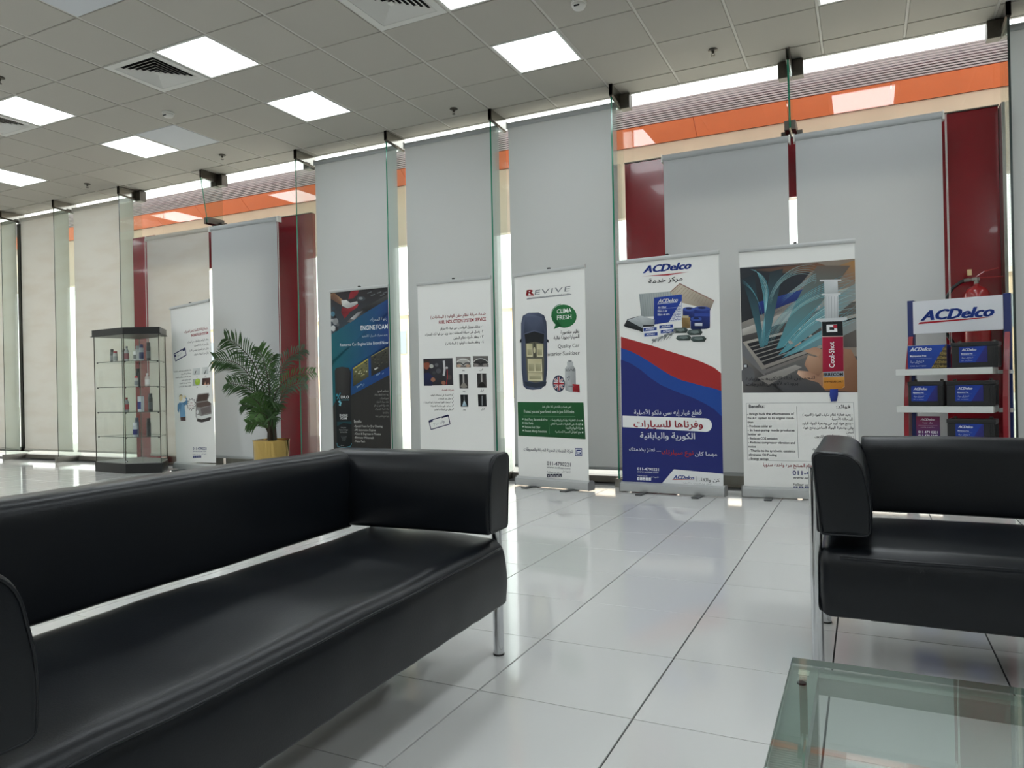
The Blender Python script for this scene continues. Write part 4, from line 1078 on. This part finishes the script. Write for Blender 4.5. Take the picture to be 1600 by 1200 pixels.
# ------------------------------------------------------------------ glass display cabinet and the products in it
CP = []
for px, y in ((151, 5.76), (197, 5.69), (252, 5.89), (262, 6.22)):
    q = ony(px, 735, y); CP.append((q.x, y))
CP += [(CP[0][0]+.10, 6.30)]
ctr = (sum(p[0] for p in CP)/5, sum(p[1] for p in CP)/5)
cab = empty('display_cabinet', (ctr[0], ctr[1], 0), label='glass display cabinet with black top and base, holding bottles and cans', cat='cabinet')
CPl = [(x-ctr[0], y-ctr[1]) for x, y in CP]
def grow(P, s): return [(x*s, y*s) for x, y in P]
bm = bmesh.new(); prism(bm, grow(CPl, 1.03), 0.0, .115); link('base', bm, mBlackGl, cab)
bm = bmesh.new(); prism(bm, grow(CPl, 1.0), .115, .125); link('base_deck', bm, mat('grey_deck', (150,152,150), .4), cab)
bm = bmesh.new(); prism(bm, grow(CPl, 1.05), 1.64, 1.715); link('top_cap', bm, mBlackGl, cab)
bm = bmesh.new(); prism(bm, grow(CPl, 1.09), 1.632, 1.64); link('cap_lip', bm, mBlack, cab)
for k in range(5):
    a, b = Vector(CPl[k]), Vector(CPl[(k+1)%5]); d = (b-a); L = d.length; d.normalize(); n_ = Vector((d.y, -d.x))
    def pane(u0, u1, off):
        p, q = a+d*u0+n_*off, a+d*u1+n_*off; r_, s_ = q-n_*.005, p-n_*.005
        bm = bmesh.new(); prism(bm, [tuple(p), tuple(q), tuple(r_), tuple(s_)], .127, 1.63)
        link('glass_pane', bm, mPane, cab)
    if k == 1:
        pane(.004, L*.5, 0); pane(L*.45, L-.004, -.008)
    else: pane(.004, L-.004, 0)
    bm = bmesh.new(); tube(bm, [(a.x, a.y, .125), (a.x, a.y, 1.635)], .0055, 6); link('corner_post', bm, mSteelDk, cab)
SH = [.427, .72, 1.02, 1.324]
for z in SH:
    bm = bmesh.new(); prism(bm, grow(CPl, .955), z-.006, z)
    for f in bm.faces:
        if abs(f.normal.z) < .5: f.material_index = 1
    bm.normal_update()
    for f in bm.faces: f.material_index = 1 if abs(f.normal.z) < .5 else 0
    s_o = link('glass_shelf', bm, [mPane, mFinEdgeDk], cab)
    for k in range(5):
        x, y = CPl[k]
        bm = bmesh.new(); lathe(bm, [(.001,-.018),(.009,-.018),(.009,-.006),(.001,-.006)], 8, (x*.93, y*.93, z)); link('shelf_clip', bm, mBlack, s_o)
lk = bmesh.new(); tube(lk, [(CPl[1][0]+.02, CPl[1][1]-.012, .145), (CPl[1][0]+.02, CPl[1][1]+.005, .145)], .011, 10); link('lock', lk, mChrome, cab)

def cyl(name, prof, m, parent, n=14):
    bm = bmesh.new(); lathe(bm, prof, n); return link(name, bm, m, parent, smooth='auto')
def bottle(px, z, y, w, h, kind, label, col='8c9094', cap='1c1c20', band=None, rz=0.0):
    q = ony(px, 600, y); r = w/2
    t = empty('product_'+kind, (q.x, y, z), rz, label=label, cat={'can':'spray can','bottle':'bottle','box':'box'}[kind], group='car care products in the glass cabinet')
    mb = mat('prod_'+col, tuple(int(col[i:i+2],16) for i in (0,2,4)), .35, .3 if col in ('8c9094','a4a6a6') else 0); mc = mat('cap_'+cap, tuple(int(cap[i:i+2],16) for i in (0,2,4)), .4)
    if kind == 'can':
        cyl('body', [(r*.93,0),(r,.006),(r,h*.76),(r*.93,h*.78),(r*.6,h*.82),(.001,h*.82)], mb, t)
        cyl('cap', [(r*.62,h*.80),(r*.82,h*.80),(r*.82,h*.97),(r*.7,h),(.001,h)], mc, t)
    elif kind == 'bottle':
        cyl('body', [(r*.9,0),(r,.008),(r,h*.62),(r*.85,h*.72),(r*.42,h*.82),(r*.42,h*.88),(.001,h*.88)], mb, t)
        cyl('cap', [(r*.5,h*.86),(r*.5,h),(.001,h)], mc, t)
    else:
        link('carton', B(-r,r,-r*.7,r*.7,0,h, bev=.001), mb, t)
        link('lid_flap', B(-r*.99,r*.99,-r*.69,r*.69,h,h+.002), mc, t)
    if band:
        mm = mat('label_'+band, tuple(int(band[i:i+2],16) for i in (0,2,4)), .4)
        if kind == 'box':
            link('label_print', B(-r*.98,r*.98,-r*.7-.0012,-r*.7+.001,h*.18,h*.66), mm, t)
        else: cyl('label_band', [(r*1.015,h*.14),(r*1.02,h*.145),(r*1.02,h*.52),(r*1.015,h*.525)], mm, t)
    return t
def cpx(cx): return 120+cx/4.6125
zz = [s for s in SH[::-1]] # top shelf first
PR = [(258,0,5.93,.044,.165,'can','slim grey can on the top cabinet shelf, leftmost','5c6064','2a2a2c','8c9094'),
 (282,0,5.84,.048,.130,'can','short pale can with red cap on the top cabinet shelf','c4c4c2','a01c28','9a9ea0'),
 (345,0,5.95,.040,.155,'can','thin grey can half behind the spray bottle, top cabinet shelf','7a7e80','3a3a3c',None),
 (364,0,5.82,.052,.180,'bottle','pale spray bottle with narrow neck on the top cabinet shelf','b4b6b6','7c7e80','8c5058'),
 (432,0,5.83,.052,.110,'box','low white box in front of the blue can, top cabinet shelf','d4d5d6','c4c6c8','6a6e70'),
 (442,0,5.98,.046,.19,'can','tall white can behind the low white box, top cabinet shelf','cdd0d4','b8bcc0',None),
 (470,0,5.92,.050,.20,'can','blue and white can on the top cabinet shelf','b4b8c4','1c2a68','24306e'),
 (521,0,5.88,.048,.215,'can','black can at the right end of the top cabinet shelf','24262a','1a1a1c','5a5e62'),
 (442,1,5.95,.050,.215,'can','tall black can on the second cabinet shelf from the top','1e1f22','141416',None),
 (429,1,5.82,.042,.125,'can','pale can with bright red cap, second cabinet shelf from the top','b9bab8','b01824','7c8084'),
 (509,1,5.88,.054,.155,'bottle','clear white bottle on the second cabinet shelf from the top','c8b8b6','d4cccc','e0dad8'),
 (357,2,5.84,.050,.170,'bottle','grey bottle with red cap and red foot on the third cabinet shelf','8a8e90','7c1c24','a43038'),
 (459,2,5.82,.060,.180,'box','white and blue carton on the third cabinet shelf','c9ccd4','d4d6da','1c2c80'),
 (528,2,5.90,.050,.215,'can','black can at the right of the third cabinet shelf','26282c','3a3c40','50545a'),
 (414,3,5.80,.052,.165,'can','white can with dark blue label on the lowest cabinet shelf','c4c8d0','d0d2d8','20246a'),
 (427,3,5.98,.046,.215,'can','dark can half behind the white and blue one, lowest cabinet shelf','5c6478','4c5468',None),
 (512,3,5.88,.048,.215,'can','black can alone at the right of the lowest cabinet shelf','1a1b1e','141416','34363a')]
for cx, s, y, w_, h_, kd, lb, c1, c2, bd2 in PR:
    bottle(cpx(cx), zz[s]+.0005, y, w_, h_, kd, lb, c1, c2, bd2)

# ------------------------------------------------------------------ palm in a gold pot
PY = 5.45
pc = ony(424, 690, PY); KX = (pc-EYE).dot(fwd)/1137.      # metres per pixel there
pt = empty('potted_palm', (pc.x, PY, 0), label='green palm in a shiny gold pot, behind the long black sofa', cat='plant')
mGold = mat('polished_gold', (196,166,100), .12, 1.0)
mSoil = mat('soil', (40,32,26), .95, bump=.5, bscale=60)
bm = bmesh.new(); r = .158
def sq(r, z, k=28, e=.72):
    out = []
    for i in range(k):
        t = 2*PI*i/k+.35; c, s = math.cos(t), math.sin(t)
        out.append((r*math.copysign(abs(c)**e, c), r*math.copysign(abs(s)**e, s), z))
    return out
rings = [[bm.verts.new(p) for p in sq(a, z)] for a, z in ((.138,0),(.142,.005),(r,.44),(r+.004,.445),(r+.004,.455),(r-.012,.457),(r-.014,.42))]
for a, b in zip(rings, rings[1:]):
    for k in range(28): bm.faces.new((a[k], a[(k+1)%28], b[(k+1)%28], b[k]))
bm.faces.new(rings[0][::-1])
link('pot', bm, mGold, pt, smooth='auto')
bm = bmesh.new(); v = [bm.verts.new(p) for p in sq(r-.014, .425)]; bm.faces.new(v); link('soil', bm, mSoil, pt)
mLeafs = [mat('palm_leaf_a', (50,80,38), .45, spec=.4), mat('palm_leaf_b', (66,100,46), .45, spec=.4), mat('palm_leaf_c', (70,92,72), .5, spec=.35)]
mStem = mat('palm_stem', (58,48,34), .6)
RX = Vector((right.x, right.y, 0)).normalized(); DX = Vector((fwd.x, fwd.y, 0)).normalized()
def frond(ctrl, depth, ll, mi, start=.3, n=26):
    """ctrl: close-up pixel points base..tip (4 px per photo pixel), depth: metres away(+)/towards(-) at the tip"""
    P0 = [Vector((((x-490)/4.)*KX, 0, (950-y)/4.*KX)) for x, y in ctrl]
    m_ = len(P0)-1
    def cub(t):   # catmull-rom through points
        s = t*m_; i = min(int(s), m_-1); f_ = s-i
        a = P0[max(i-1,0)]; b = P0[i]; c = P0[i+1]; d = P0[min(i+2,m_)]
        v = 0.5*((2*b)+(c-a)*f_+(2*a-5*b+4*c-d)*f_*f_+(3*b-3*c+d-a)*f_**3)
        return RX*v.x + DX*(depth*t*t + (0)) + Vector((0,0,v.z+.425))
    bm = bmesh.new()
    pts = [cub(k/14) for k in range(15)]
    tube(bm, pts, [.007*(1-k/16)+.0012 for k in range(15)], 5)
    fo = link('frond', bm, mStem if mi != 2 else mLeafs[2], pt)
    bm = bmesh.new(); nl = n
    for k in range(nl):
        t = start+(1-start)*k/(nl-1)
        p = cub(t); tg = (cub(min(t+.02,1))-cub(t-.02)).normalized()
        L = ll*(math.sin(PI*min((k+2)/(nl+1.5),1)*.92)**.6)*random.uniform(.88,1.08)+.015
        up_ = Vector((0,0,1)); side0 = tg.cross(DX).normalized()
        for sgn in (-1, 1):
            sd = (side0*sgn + DX*random.uniform(-.35,.35)).normalized()
            d = (sd*.78 + tg*random.uniform(.55,.75)).normalized()
            tip = p + d*L + Vector((0,0,-L*.18*random.uniform(.6,1.3)))
            mid = p + d*L*.5 + Vector((0,0,.006))
            nn = d.cross(DX).normalized(); wv = (nn*.85+DX*.3*sgn)*.0085
            a = bm.verts.new(p-wv*.45); b = bm.verts.new(p+wv*.45); c = bm.verts.new(mid+wv); e = bm.verts.new(mid-wv); m2 = bm.verts.new(mid+DX*.003); ti = bm.verts.new(tip)
            bm.faces.new((a, m2, e)) ; bm.faces.new((a, b, m2)); bm.faces.new((b, c, m2)); bm.faces.new((e, m2, ti)); bm.faces.new((m2, c, ti))
    link('leaflets', bm, mLeafs[mi], fo, flip=False)
FR = [([(488,950),(478,760),(400,480),(290,340),(205,292)], .05, .16, 0, .28),
      ([(486,950),(470,780),(390,560),(300,450),(190,428)], -.15, .16, 0, .28),
      ([(494,950),(486,780),(440,680),(370,600),(288,575)], -.25, .13, 0, .3),
      ([(492,950),(488,760),(470,560),(430,420),(392,350)], .15, .14, 1, .3),
      ([(494,950),(488,780),(478,600),(462,480),(470,400)], .22, .11, 0, .3),
      ([(500,950),(498,760),(520,560),(590,430),(685,370)], .10, .11, 2, .35),
      ([(500,950),(502,760),(540,620),(640,540),(782,516)], -.10, .10, 1, .3),
      ([(504,950),(510,800),(560,680),(640,600),(752,585)], -.22, .10, 2, .3),
      ([(486,950),(470,860),(430,780),(400,720),(360,712)], -.2, .10, 0, .3),
      ([(486,950),(470,880),(440,830),(410,822),(368,828)], -.1, .09, 1, .35),
      ([(502,950),(505,820),(530,740),(550,700),(560,690)], -.3, .12, 0, .25),
      ([(494,950),(488,840),(470,760),(440,690),(425,660)], -.28, .14, 1, .25),
      ([(498,950),(500,860),(515,800),(530,780),(545,800)], -.3, .11, 0, .2),
      ([(490,950),(486,850),(478,780),(460,760),(455,790)], -.33, .12, 1, .2)]
for c_, d_, l_, mi, st in FR: frond(c_, d_, l_*1.15, mi, st, 30 if l_ > .12 else 24)
for dx, dy in ((-.05,.01),(.0,-.02),(.045,.015)):
    bm = bmesh.new(); tube(bm, [(dx, dy, .42), (dx*.8, dy, .56), (dx*.5, dy, .72)], [.014,.012,.008], 7); link('stem', bm, mStem, pt)

# ------------------------------------------------------------------ battery rack
rk_y = 6.16; rk = empty('battery_rack', (.615, rk_y, 0), math.radians(-14), label='red and blue metal rack with a white header sign, holding car batteries', cat='rack')
mNavy = mat('navy_enamel', (34,48,104), .35); mRackRed = mat('rack_red_enamel', (140,26,38), .28); mShelfW = mat('white_shelf_enamel', (206,208,206), .4)
hw = .30
for s in (-1, 1): link('post', B(s*hw-.022, s*hw+.022, -.02, .03, 0, 1.515, bev=.002), mNavy, rk)
hd = link('header_sign', B(-hw+.03 -.012, hw-.012-.01, -.034, -.021, 1.262, 1.505, bev=.001), mat('sign_white', (214,216,222), .4), rk)
def logo_art(wd, h_, extra=None, c1='1f3f96'):
    a = Art(((0,0),(wd,0),(wd,h_),(0,h_)), 1, 1); return a
a = Art(((190,238),(706,196),(710,404),(190,432)), 2*hw-.052, .243)
a.text('ACDelco', 240, 350, 60, '24429a','l',.045,.32, fit=428); a.poly([(222,372),(232,360),(560,334),(668,328),(520,345)],'a41c2c',2)
po = a.build('printed_logo', hd, loc=(-hw+.018, -.034, 1.262))
for s in (-1, 1):
    bm = bmesh.new()
    prism(bm, [(-.03,1.245),(-.10,1.12),(-.17,.98),(-.22,.80),(-.24,.60),(-.24,.40),(-.21,.15),(-.20,0),(-.14,0),(-.15,.15),(-.18,.40),(-.18,.60),(-.16,.78),(-.11,.95),(-.05,1.08),(.0,1.18),(.02,1.24)], s*(hw)-.015, s*(hw)+.015, 'x')
    bmesh.ops.triangulate(bm, faces=[f for f in bm.faces if len(f.verts) > 4])
    link('curved_side', bm, mRackRed, rk)
RS = [1.0, .735, .47, .2]
for z in RS:
    link('shelf', B(-hw-.05, hw-.06, -.30, -.01, z-.045, z, bev=.003), mShelfW, rk)
for z in RS[:2]:
    for s in (-1,1): link('shelf_bracket', B(s*(hw-.02)-.03, s*(hw-.02)+.05, -.14, -.01, z-.045, z-.02), mShelfW, rk)
mBatt = mat('battery_black_plastic', (26,27,29), .42)
RM = Matrix.Translation((.615, rk_y, 0)) @ Matrix.Rotation(math.radians(-14), 4, 'Z')
def batt_label(a, carton=False):
    if carton:
        a.poly([(0,0),(100,0),(100,60),(0,60)],['1c3f94','2348a0','1a3a8c','183684'],1)
        a.poly([(60,60),(98,0),(100,0),(100,60)],['3c3322','4a4028','5a4c30','2c2618'],2)
        for k in range(5): a.text('ACDelco', 99, 14+k*11, 7, 'b09a5c','r',.03,.3, fit=10+k*7, lay=3)
        a.text('ACDelco', 6, 14, 9.5, 'eef0f6','l',.035,.3, fit=56)
        a.text('Maintenance Free', 6, 29, 5, 'e4e8f2','l',.02, fit=42); a.line([(6,33),(62,33)],.5,'aab8dc')
        a.text('لا تحتاج إلى صيانة', 42, 44, 6, 'e4e8f2','r',.005, ar=True, fit=36); a.text('CAR BATTERY', 6, 54, 2.6, 'c4cce4','l', fit=42)
    else:
        a.poly([(0,0),(100,0),(100,60),(0,60)],['16307e','1d3c98','1e44a8','1c3a92'],1)
        a.poly([(58,60),(94,0),(100,0),(100,60)],['2a2a78','23308a','2c2c70','262660'],2)
        a.text('ACDelco', 10, 16, 9.5, 'eef0f6','l',.035,.3, fit=52)
        a.text('Maintenance Free', 8, 29, 5, 'e4e8f2','l',.02, fit=40); a.line([(8,33),(60,33)],.5,'aab8dc')
        a.text('لا تحتاج إلى صيانة', 50, 44, 6, 'e4e8f2','r',.005, ar=True, fit=40); a.text('12V  car battery', 8, 54, 2.6, 'c4cce4','l', fit=40)
def battery(x, y, z, label, w_=.26, h_=.175, lx=-.09, lw=.165):
    p = RM @ Vector((x, y, z+.0005))
    t = empty('car_battery', p, math.radians(-14), label=label, cat='battery', group='black car batteries on the rack')
    d = .085
    link('case', B(-w_/2, w_/2, -d, d, 0, h_*.84, bev=.004), mBatt, t)
    link('lid', B(-w_/2-.004, w_/2+.004, -d-.004, d+.004, h_*.84, h_, bev=.004), mBatt, t)
    for s in (-1, 1):
        bm = bmesh.new(); lathe(bm, [(.012,0),(.010,.014),(.001,.014)], 10, (s*w_*.38, .04, h_)); link('terminal', bm, mSteelDk, t)
    bm = bmesh.new()
    for k in range(6): box(bm, w_/2-.002, w_/2+.004, -d+.015+k*.026, -d+.022+k*.026, .01, h_*.8)
    for k in range(3): box(bm, w_/2-.035+k*.012, w_/2-.031+k*.012, -d-.003, -d+.002, .01, h_*.8)
    link('ribs', bm, mBatt, t)
    lb = link('label', B(lx-.0, lx+lw, -d-.0015, -d+.001, h_*.2, h_*.82), mat('battery_label_blue', (28,58,150), .35), t)
    a = Art(((0,0),(100,0),(100,60),(0,60)), lw, h_*.62); batt_label(a)
    a.build('printed_label', lb, loc=(lx, -d-.0015, h_*.2))
battery(.135, -.20, RS[0], 'black car battery on the top rack shelf, right of the blue carton', .27)
battery(-.165, -.20, RS[1], 'black car battery on the left of the middle rack shelf', .22)
battery(.107, -.20, RS[1], 'black car battery on the right of the middle rack shelf', .285)
battery(.105, -.20, RS[2], 'black car battery on the lower rack shelf, beside the phone number card', .28)
p = RM @ Vector((-.150, -.205, RS[0]+.001))
t = empty('battery_carton', p, math.radians(-14), label='blue and gold battery carton on the left of the top rack shelf', cat='box')
co = link('carton', B(-.122,.122,-.08,.08,0,.165, bev=.001), mat('carton_blue', (30,60,146), .5), t)
a = Art(((0,0),(100,0),(100,60),(0,60)), .244, .165); batt_label(a, True); a.build('printed_carton_front', co, loc=(-.122,-.08,0))
link('top_flap', B(-.12,.10,-.07,.07,.165,.168), mat('carton_inside', (196,192,180), .7), t)
p = RM @ Vector((-.165, -.22, RS[2]+.001))
t = empty('phone_number_card', p, math.radians(-14), label='upright maroon card with two phone numbers on the lower rack shelf', cat='card')
cd = link('card', B(-.075,.075,-.004,.004,0,.19, bev=.001), mat('card_maroon', (74,34,66), .4), t)
link('card_stand', B(-.04,.04,.0,.05,0,.02), mWhitePl, t)
a = Art(((0,0),(100,0),(100,125),(0,125)), .15, .19)
a.poly([(0,0),(100,0),(100,125),(0,125)],['7c2440','6a2448','2c3070','34306c'],1)
a.text('ACDelco', 50, 20, 10, 'f0f0f4','c',.035,.3, fit=60); a.text('مركز خدمة', 50, 33, 6, 'e8e8f0','c', ar=True, fit=44)
a.line([(10,44),(90,44)],1,'b8a8b8'); a.text('خدمة التوصيل والتركيب', 50, 54, 5, 'c8bcc8','c', ar=True, fit=60)
a.text('011 479 0221', 50, 80, 11, 'f0f0f4','c',.015, fit=82); a.text('011 479 1348', 50, 98, 11, 'f0f0f4','c',.015, fit=82)
a.text('acdsaa.com', 50, 114, 5, 'd0c8d8','c', fit=60)
a.build('printed_card', cd, loc=(-.075,-.004,0))

# ------------------------------------------------------------------ fire extinguisher hung on the red panel
ex = ony(1526, 445, 6.53)
t = empty('fire_extinguisher', (ex.x, 6.53, 1.03), label='red fire extinguisher with black hose, on the red panel behind the rack', cat='extinguisher')
mExt = mat('extinguisher_red', (150,30,34), .25, coat=.4); R_ = .088
cyl('cylinder', [(.06,0),(R_,.01),(R_,.51),(R_*.97,.535),(R_*.85,.562),(R_*.6,.585),(R_*.28,.597),(.02,.602),(.02,.612),(.001,.612)], mExt, t, 24)
cyl('label_band', [(R_+.001,.38),(R_+.0015,.382),(R_+.0015,.505),(R_+.001,.507)], mat('extinguisher_label', (205,205,200), .5), t, 24)
bm = bmesh.new(); tube(bm, [(0,0,.605),(0,0,.66)], .017, 10); box(bm, -.03,.02,-.012,.012,.635,.66, bev=.002); tube(bm, [(-.025,0,.645),(-.055,-.0,.645)], .011, 8); link('valve', bm, mSteel, t)
bm = bmesh.new(); tube(bm, [(.0,0,.665),(.05,0,.70),(.14,0,.72)], .006, 6); tube(bm, [(.01,0,.655),(.08,0,.655),(.17,0,.655)], .005, 6); link('lever', bm, mExt, t)
bm = bmesh.new(); tube(bm, [(-.05,0,.645),(-.10,-.01,.635),(-.16,-.02,.59),(-.20,-.02,.52),(-.22,-.02,.42),(-.21,-.01,.25),(-.13,0,.12)], .013, 8); link('hose', bm, mBlack, t, smooth=True)
bm = bmesh.new(); tube(bm, [(-.05,0,.645),(-.085,-.006,.641)], .016, 8); link('hose_ferrule', bm, mSteel, t)
bm = bmesh.new(); box(bm, -.06,-.03,-.006,0,.68,.725); link('inspection_tag', bm, mat('tag_paper', (214,186,140), .7), t)
link('wall_bracket', B(-.05,.05,.075,.108,.40,.50), mSteelDk, t)

# ------------------------------------------------------------------ sofas
def rounded(pts, rads, n=6):
    out = []
    m = len(pts)
    for i, (p, r) in enumerate(zip(pts, rads)):
        p = Vector(p); a = (Vector(pts[i-1])-p); b = (Vector(pts[(i+1)%m])-p)
        if r <= 0: out.append(tuple(p)); continue
        r_ = min(r, a.length*.48, b.length*.48); p1 = p+a.normalized()*r_; p2 = p+b.normalized()*r_
        for k in range(n+1):
            t_ = k/n; out.append(tuple(p1*(1-t_)**2 + p*2*t_*(1-t_) + p2*t_*t_))
    return out
def dens(P, step):
    out = []
    for i, p in enumerate(P):
        a = Vector(p); b = Vector(P[(i+1)%len(P)]); n = max(1, int(round((b-a).length/step)))
        for k in range(n): out.append(tuple(a+(b-a)*k/n))
    return out
def loft(P, L0, L1, fr, conv, nst=24, disp=None, step=.03):
    """closed profile P (a,b) swept from L0 to L1 with rounded ends of radius fr"""
    P = dens(P, step); m = len(P); bm = bmesh.new()
    area = sum(P[i][0]*P[(i+1)%m][1]-P[(i+1)%m][0]*P[i][1] for i in range(m))
    N = []
    for i in range(m):
        d = (Vector(P[(i+1)%m])-Vector(P[i-1])).normalized(); n_ = Vector((d.y, -d.x))*(1 if area > 0 else -1); N.append(n_)
    st = []
    for k in range(5):
        th = PI/2*k/4; st.append((L0+fr*(1-math.sin(th)), fr*(1-math.cos(PI/2-th)) if False else fr*(1-math.sin(th))))
    st = []
    for k in range(6):
        th = PI/2*k/5; st.append((L0+fr*(1-math.cos(th)), fr*(1-math.sin(th))))
    mid = [(L0+fr+(L1-L0-2*fr)*k/nst, 0) for k in range(1, nst)]
    en = [(L0+L1-s, o) for s, o in st[::-1]]
    rings = []
    for s, off in st+mid+en:
        rg = []
        for i in range(m):
            a = P[i][0]-N[i].x*off; b = P[i][1]-N[i].y*off
            v = Vector(conv(a, b, s))
            if disp: v = Vector(disp(v, a, b, s))
            rg.append(bm.verts.new(v))
        rings.append(rg)
    for r1, r2 in zip(rings, rings[1:]):
        for k in range(m): bm.faces.new((r1[k], r1[(k+1)%m], r2[(k+1)%m], r2[k]))
    bm.faces.new(rings[0][::-1]); bm.faces.new(rings[-1])
    bmesh.ops.triangulate(bm, faces=[f for f in bm.faces if len(f.verts) > 4])
    return bm
from mathutils import noise
def wob(seed, amp, f):
    def fn(v, a, b, s):
        q = Vector((v.x*f+seed, v.y*f*.5, v.z*f)); n_ = noise.noise(q)*amp; n2 = noise.noise(q*2.7+Vector((5,1,seed)))*amp*.35
        return (v.x, v.y+n_*.7+n2, v.z+n_+n2)
    return fn
def sofa(name, loc, rz, L, label, seed):
    """origin = floor under the front-right leg; local x runs left (negative) from it, y goes back, front faces -y"""
    t = empty(name, loc, rz, label=label, cat='sofa', group='black leatherette sofas with chrome legs')
    xr = -.018; xl = -L+.018; D = .55
    # seat (profile in (y,z))
    sp = rounded([(-.035,.195),(-.045,.30),(-.028,.412),(.25,.432),(D+.0,.426),(D+.0,.22),(.3,.195)], [.012,.05,.055,.2,.05,.02,.05])
    def seatdisp(v, a, b, s):
        w_ = wob(seed, .004, 3.4)(v, a, b, s); z = w_[2]; y = w_[1]
        if v.z > .38:   # sat-in hollows
            for c in ((-.33*L), (-.66*L)):
                z -= .012*math.exp(-((v.x-c)/.22)**2-((v.y-.22)/.2)**2)
        if v.z < .21: z += .004*noise.noise(Vector((v.x*22, v.y*4, seed)))
        return (v.x, y, z)
    link('seat', loft(sp, xl, xr, .03, lambda a, b, s: (s, a, b), 44, seatdisp), mLeather, t, smooth=True)
    bm = bmesh.new(); tube(bm, [seatdisp(Vector((x, -.041, .392)), 0, 0, 0) for x in [xl+.06+(xr-xl-.12)*k/40 for k in range(41)]], .0032, 6)
    link('seat_piping', bm, mLeather, t, smooth=True)
    # backrest
    inL, inR = -L+.17, -.17
    bp = rounded([(D-.03,.437),(D-.03,.60),(D-.02,.722),(D+.12,.722),(D+.125,.45)], [.03,.2,.05,.05,.03])
    link('backrest', loft(bp, inL-.03, inR+.03, .012, lambda a, b, s: (s, a, b), 36, wob(seed+3, .0035, 3.0)), mLeather, t, smooth=True)
    # arms: profile in (x,z), swept along y
    for sgn, x0 in ((1, inR), (-1, inL)):
        ap = rounded([(x0,.452),(x0-.004*sgn,.56),(x0+.028*sgn,.715),(x0+.172*sgn,.720),(x0+.150*sgn,.452)], [.02,.14,.09,.03,.015], 8)
        if sgn < 0: ap = ap[::-1]
        link('armrest', loft(ap, -.042, D+.125, .014, lambda a, b, s: (a, s, b), 16, wob(seed+sgn, .003, 5), step=.025), mLeather, t, smooth=True)
        cp = rounded([(x0+.006*sgn,.458),(x0+.002*sgn,.56),(x0+.034*sgn,.708),(x0+.166*sgn,.713),(x0+.144*sgn,.458)], [.02,.14,.09,.03,.015], 8)
        cp.append(cp[0])
        bm = bmesh.new(); tube(bm, [(x, -.0405, z) for x, z in cp], .0028, 6, caps=False); link('arm_piping', bm, mLeather, t, smooth=True)
    for x in (-.006, -L+.006):
        for y in (0.012, D-.01):
            xx = x
            bm = bmesh.new(); lathe(bm, [(.0185,.004),(.0185,.66),(.001,.662)], 18, (xx, y, 0)); lg = link('leg', bm, mChrome, t, smooth='auto')
            bm = bmesh.new(); lathe(bm, [(.001,0),(.020,0),(.020,.006),(.001,.006)], 14, (xx, y, 0)); link('foot_cap', bm, mBlack, lg)
    link('under_rail', B(-L+.16, -.0, .04, .08, .175, .2), mBlack, t)
    link('under_rail', B(-L+.16, -.0, D-.08, D-.04, .175, .2), mBlack, t)
    return t
# long sofa: its long axis runs towards the glass, front faces the near door (+x)
# local -x must point towards the camera: local x axis = world (-.044,.999)
sa = sofa('long_sofa', (-1.166, 2.285, 0), math.radians(91.7), 1.815, 'long black sofa in the left foreground, chrome legs and a gap under its backrest', 1.3)
sb = sofa('short_sofa', (-.158+1.78, 2.53, 0), 0.0, 1.78, 'black sofa at the right, cut by the picture edge, facing the glass table', 7.7)

# ------------------------------------------------------------------ glass table
tx0, tx1, ty0, ty1, tz = -.128, .78, .72, 1.405, .445
tb = empty('glass_table', ((tx0+tx1)/2, (ty0+ty1)/2, 0), label='low glass table on a flat steel frame, in the bottom right corner', cat='table')
hx, hy = (tx1-tx0)/2, (ty1-ty0)/2
bm = bmesh.new(); box(bm, -hx, hx, -hy, hy, tz-.012, tz, bev=.0015); bm.normal_update()
for f in bm.faces: f.material_index = 0 if abs(f.normal.z) > .9 else 1
link('glass_top', bm, [mTop, mTopEdge], tb)
mTS = mat('brushed_table_steel', (158,164,158), .35, .45, var=.08, vscale=14)
zt = tz-.0135
for s in (-1, 1):
    link('side_rail', B(min(s*hx, s*(hx-.045)), max(s*hx, s*(hx-.045)), -hy+.004, hy-.004, zt-.03, zt), mTS, tb)
    link('end_rail', B(-hx+.046, hx-.046, min(s*(hy-.003), s*(hy-.045)), max(s*(hy-.003), s*(hy-.045)), zt-.03, zt), mTS, tb)
    for q in (-1, 1):
        lg = link('leg', B(s*(hx-.024)-.02, s*(hx-.024)+.02, q*(hy-.028)-.02, q*(hy-.028)+.02, 0.001, zt-.031, bev=.002), mTS, tb)
        bm = bmesh.new(); lathe(bm, [(.001,.001),(.0075,.001),(.0075,-.003),(.001,-.003)], 12, (s*(hx-.022), q*(hy-.085), zt+.002)); link('screw_head', bm, mBlack, tb)
        bm = bmesh.new(); box(bm, s*(hx-.022)-.009, s*(hx-.022)+.009, q*(hy-.035)-.012, q*(hy-.035)+.012, zt, zt+.0012); link('clear_pad', bm, mat('pad_pale', (206,214,200), .4), tb)
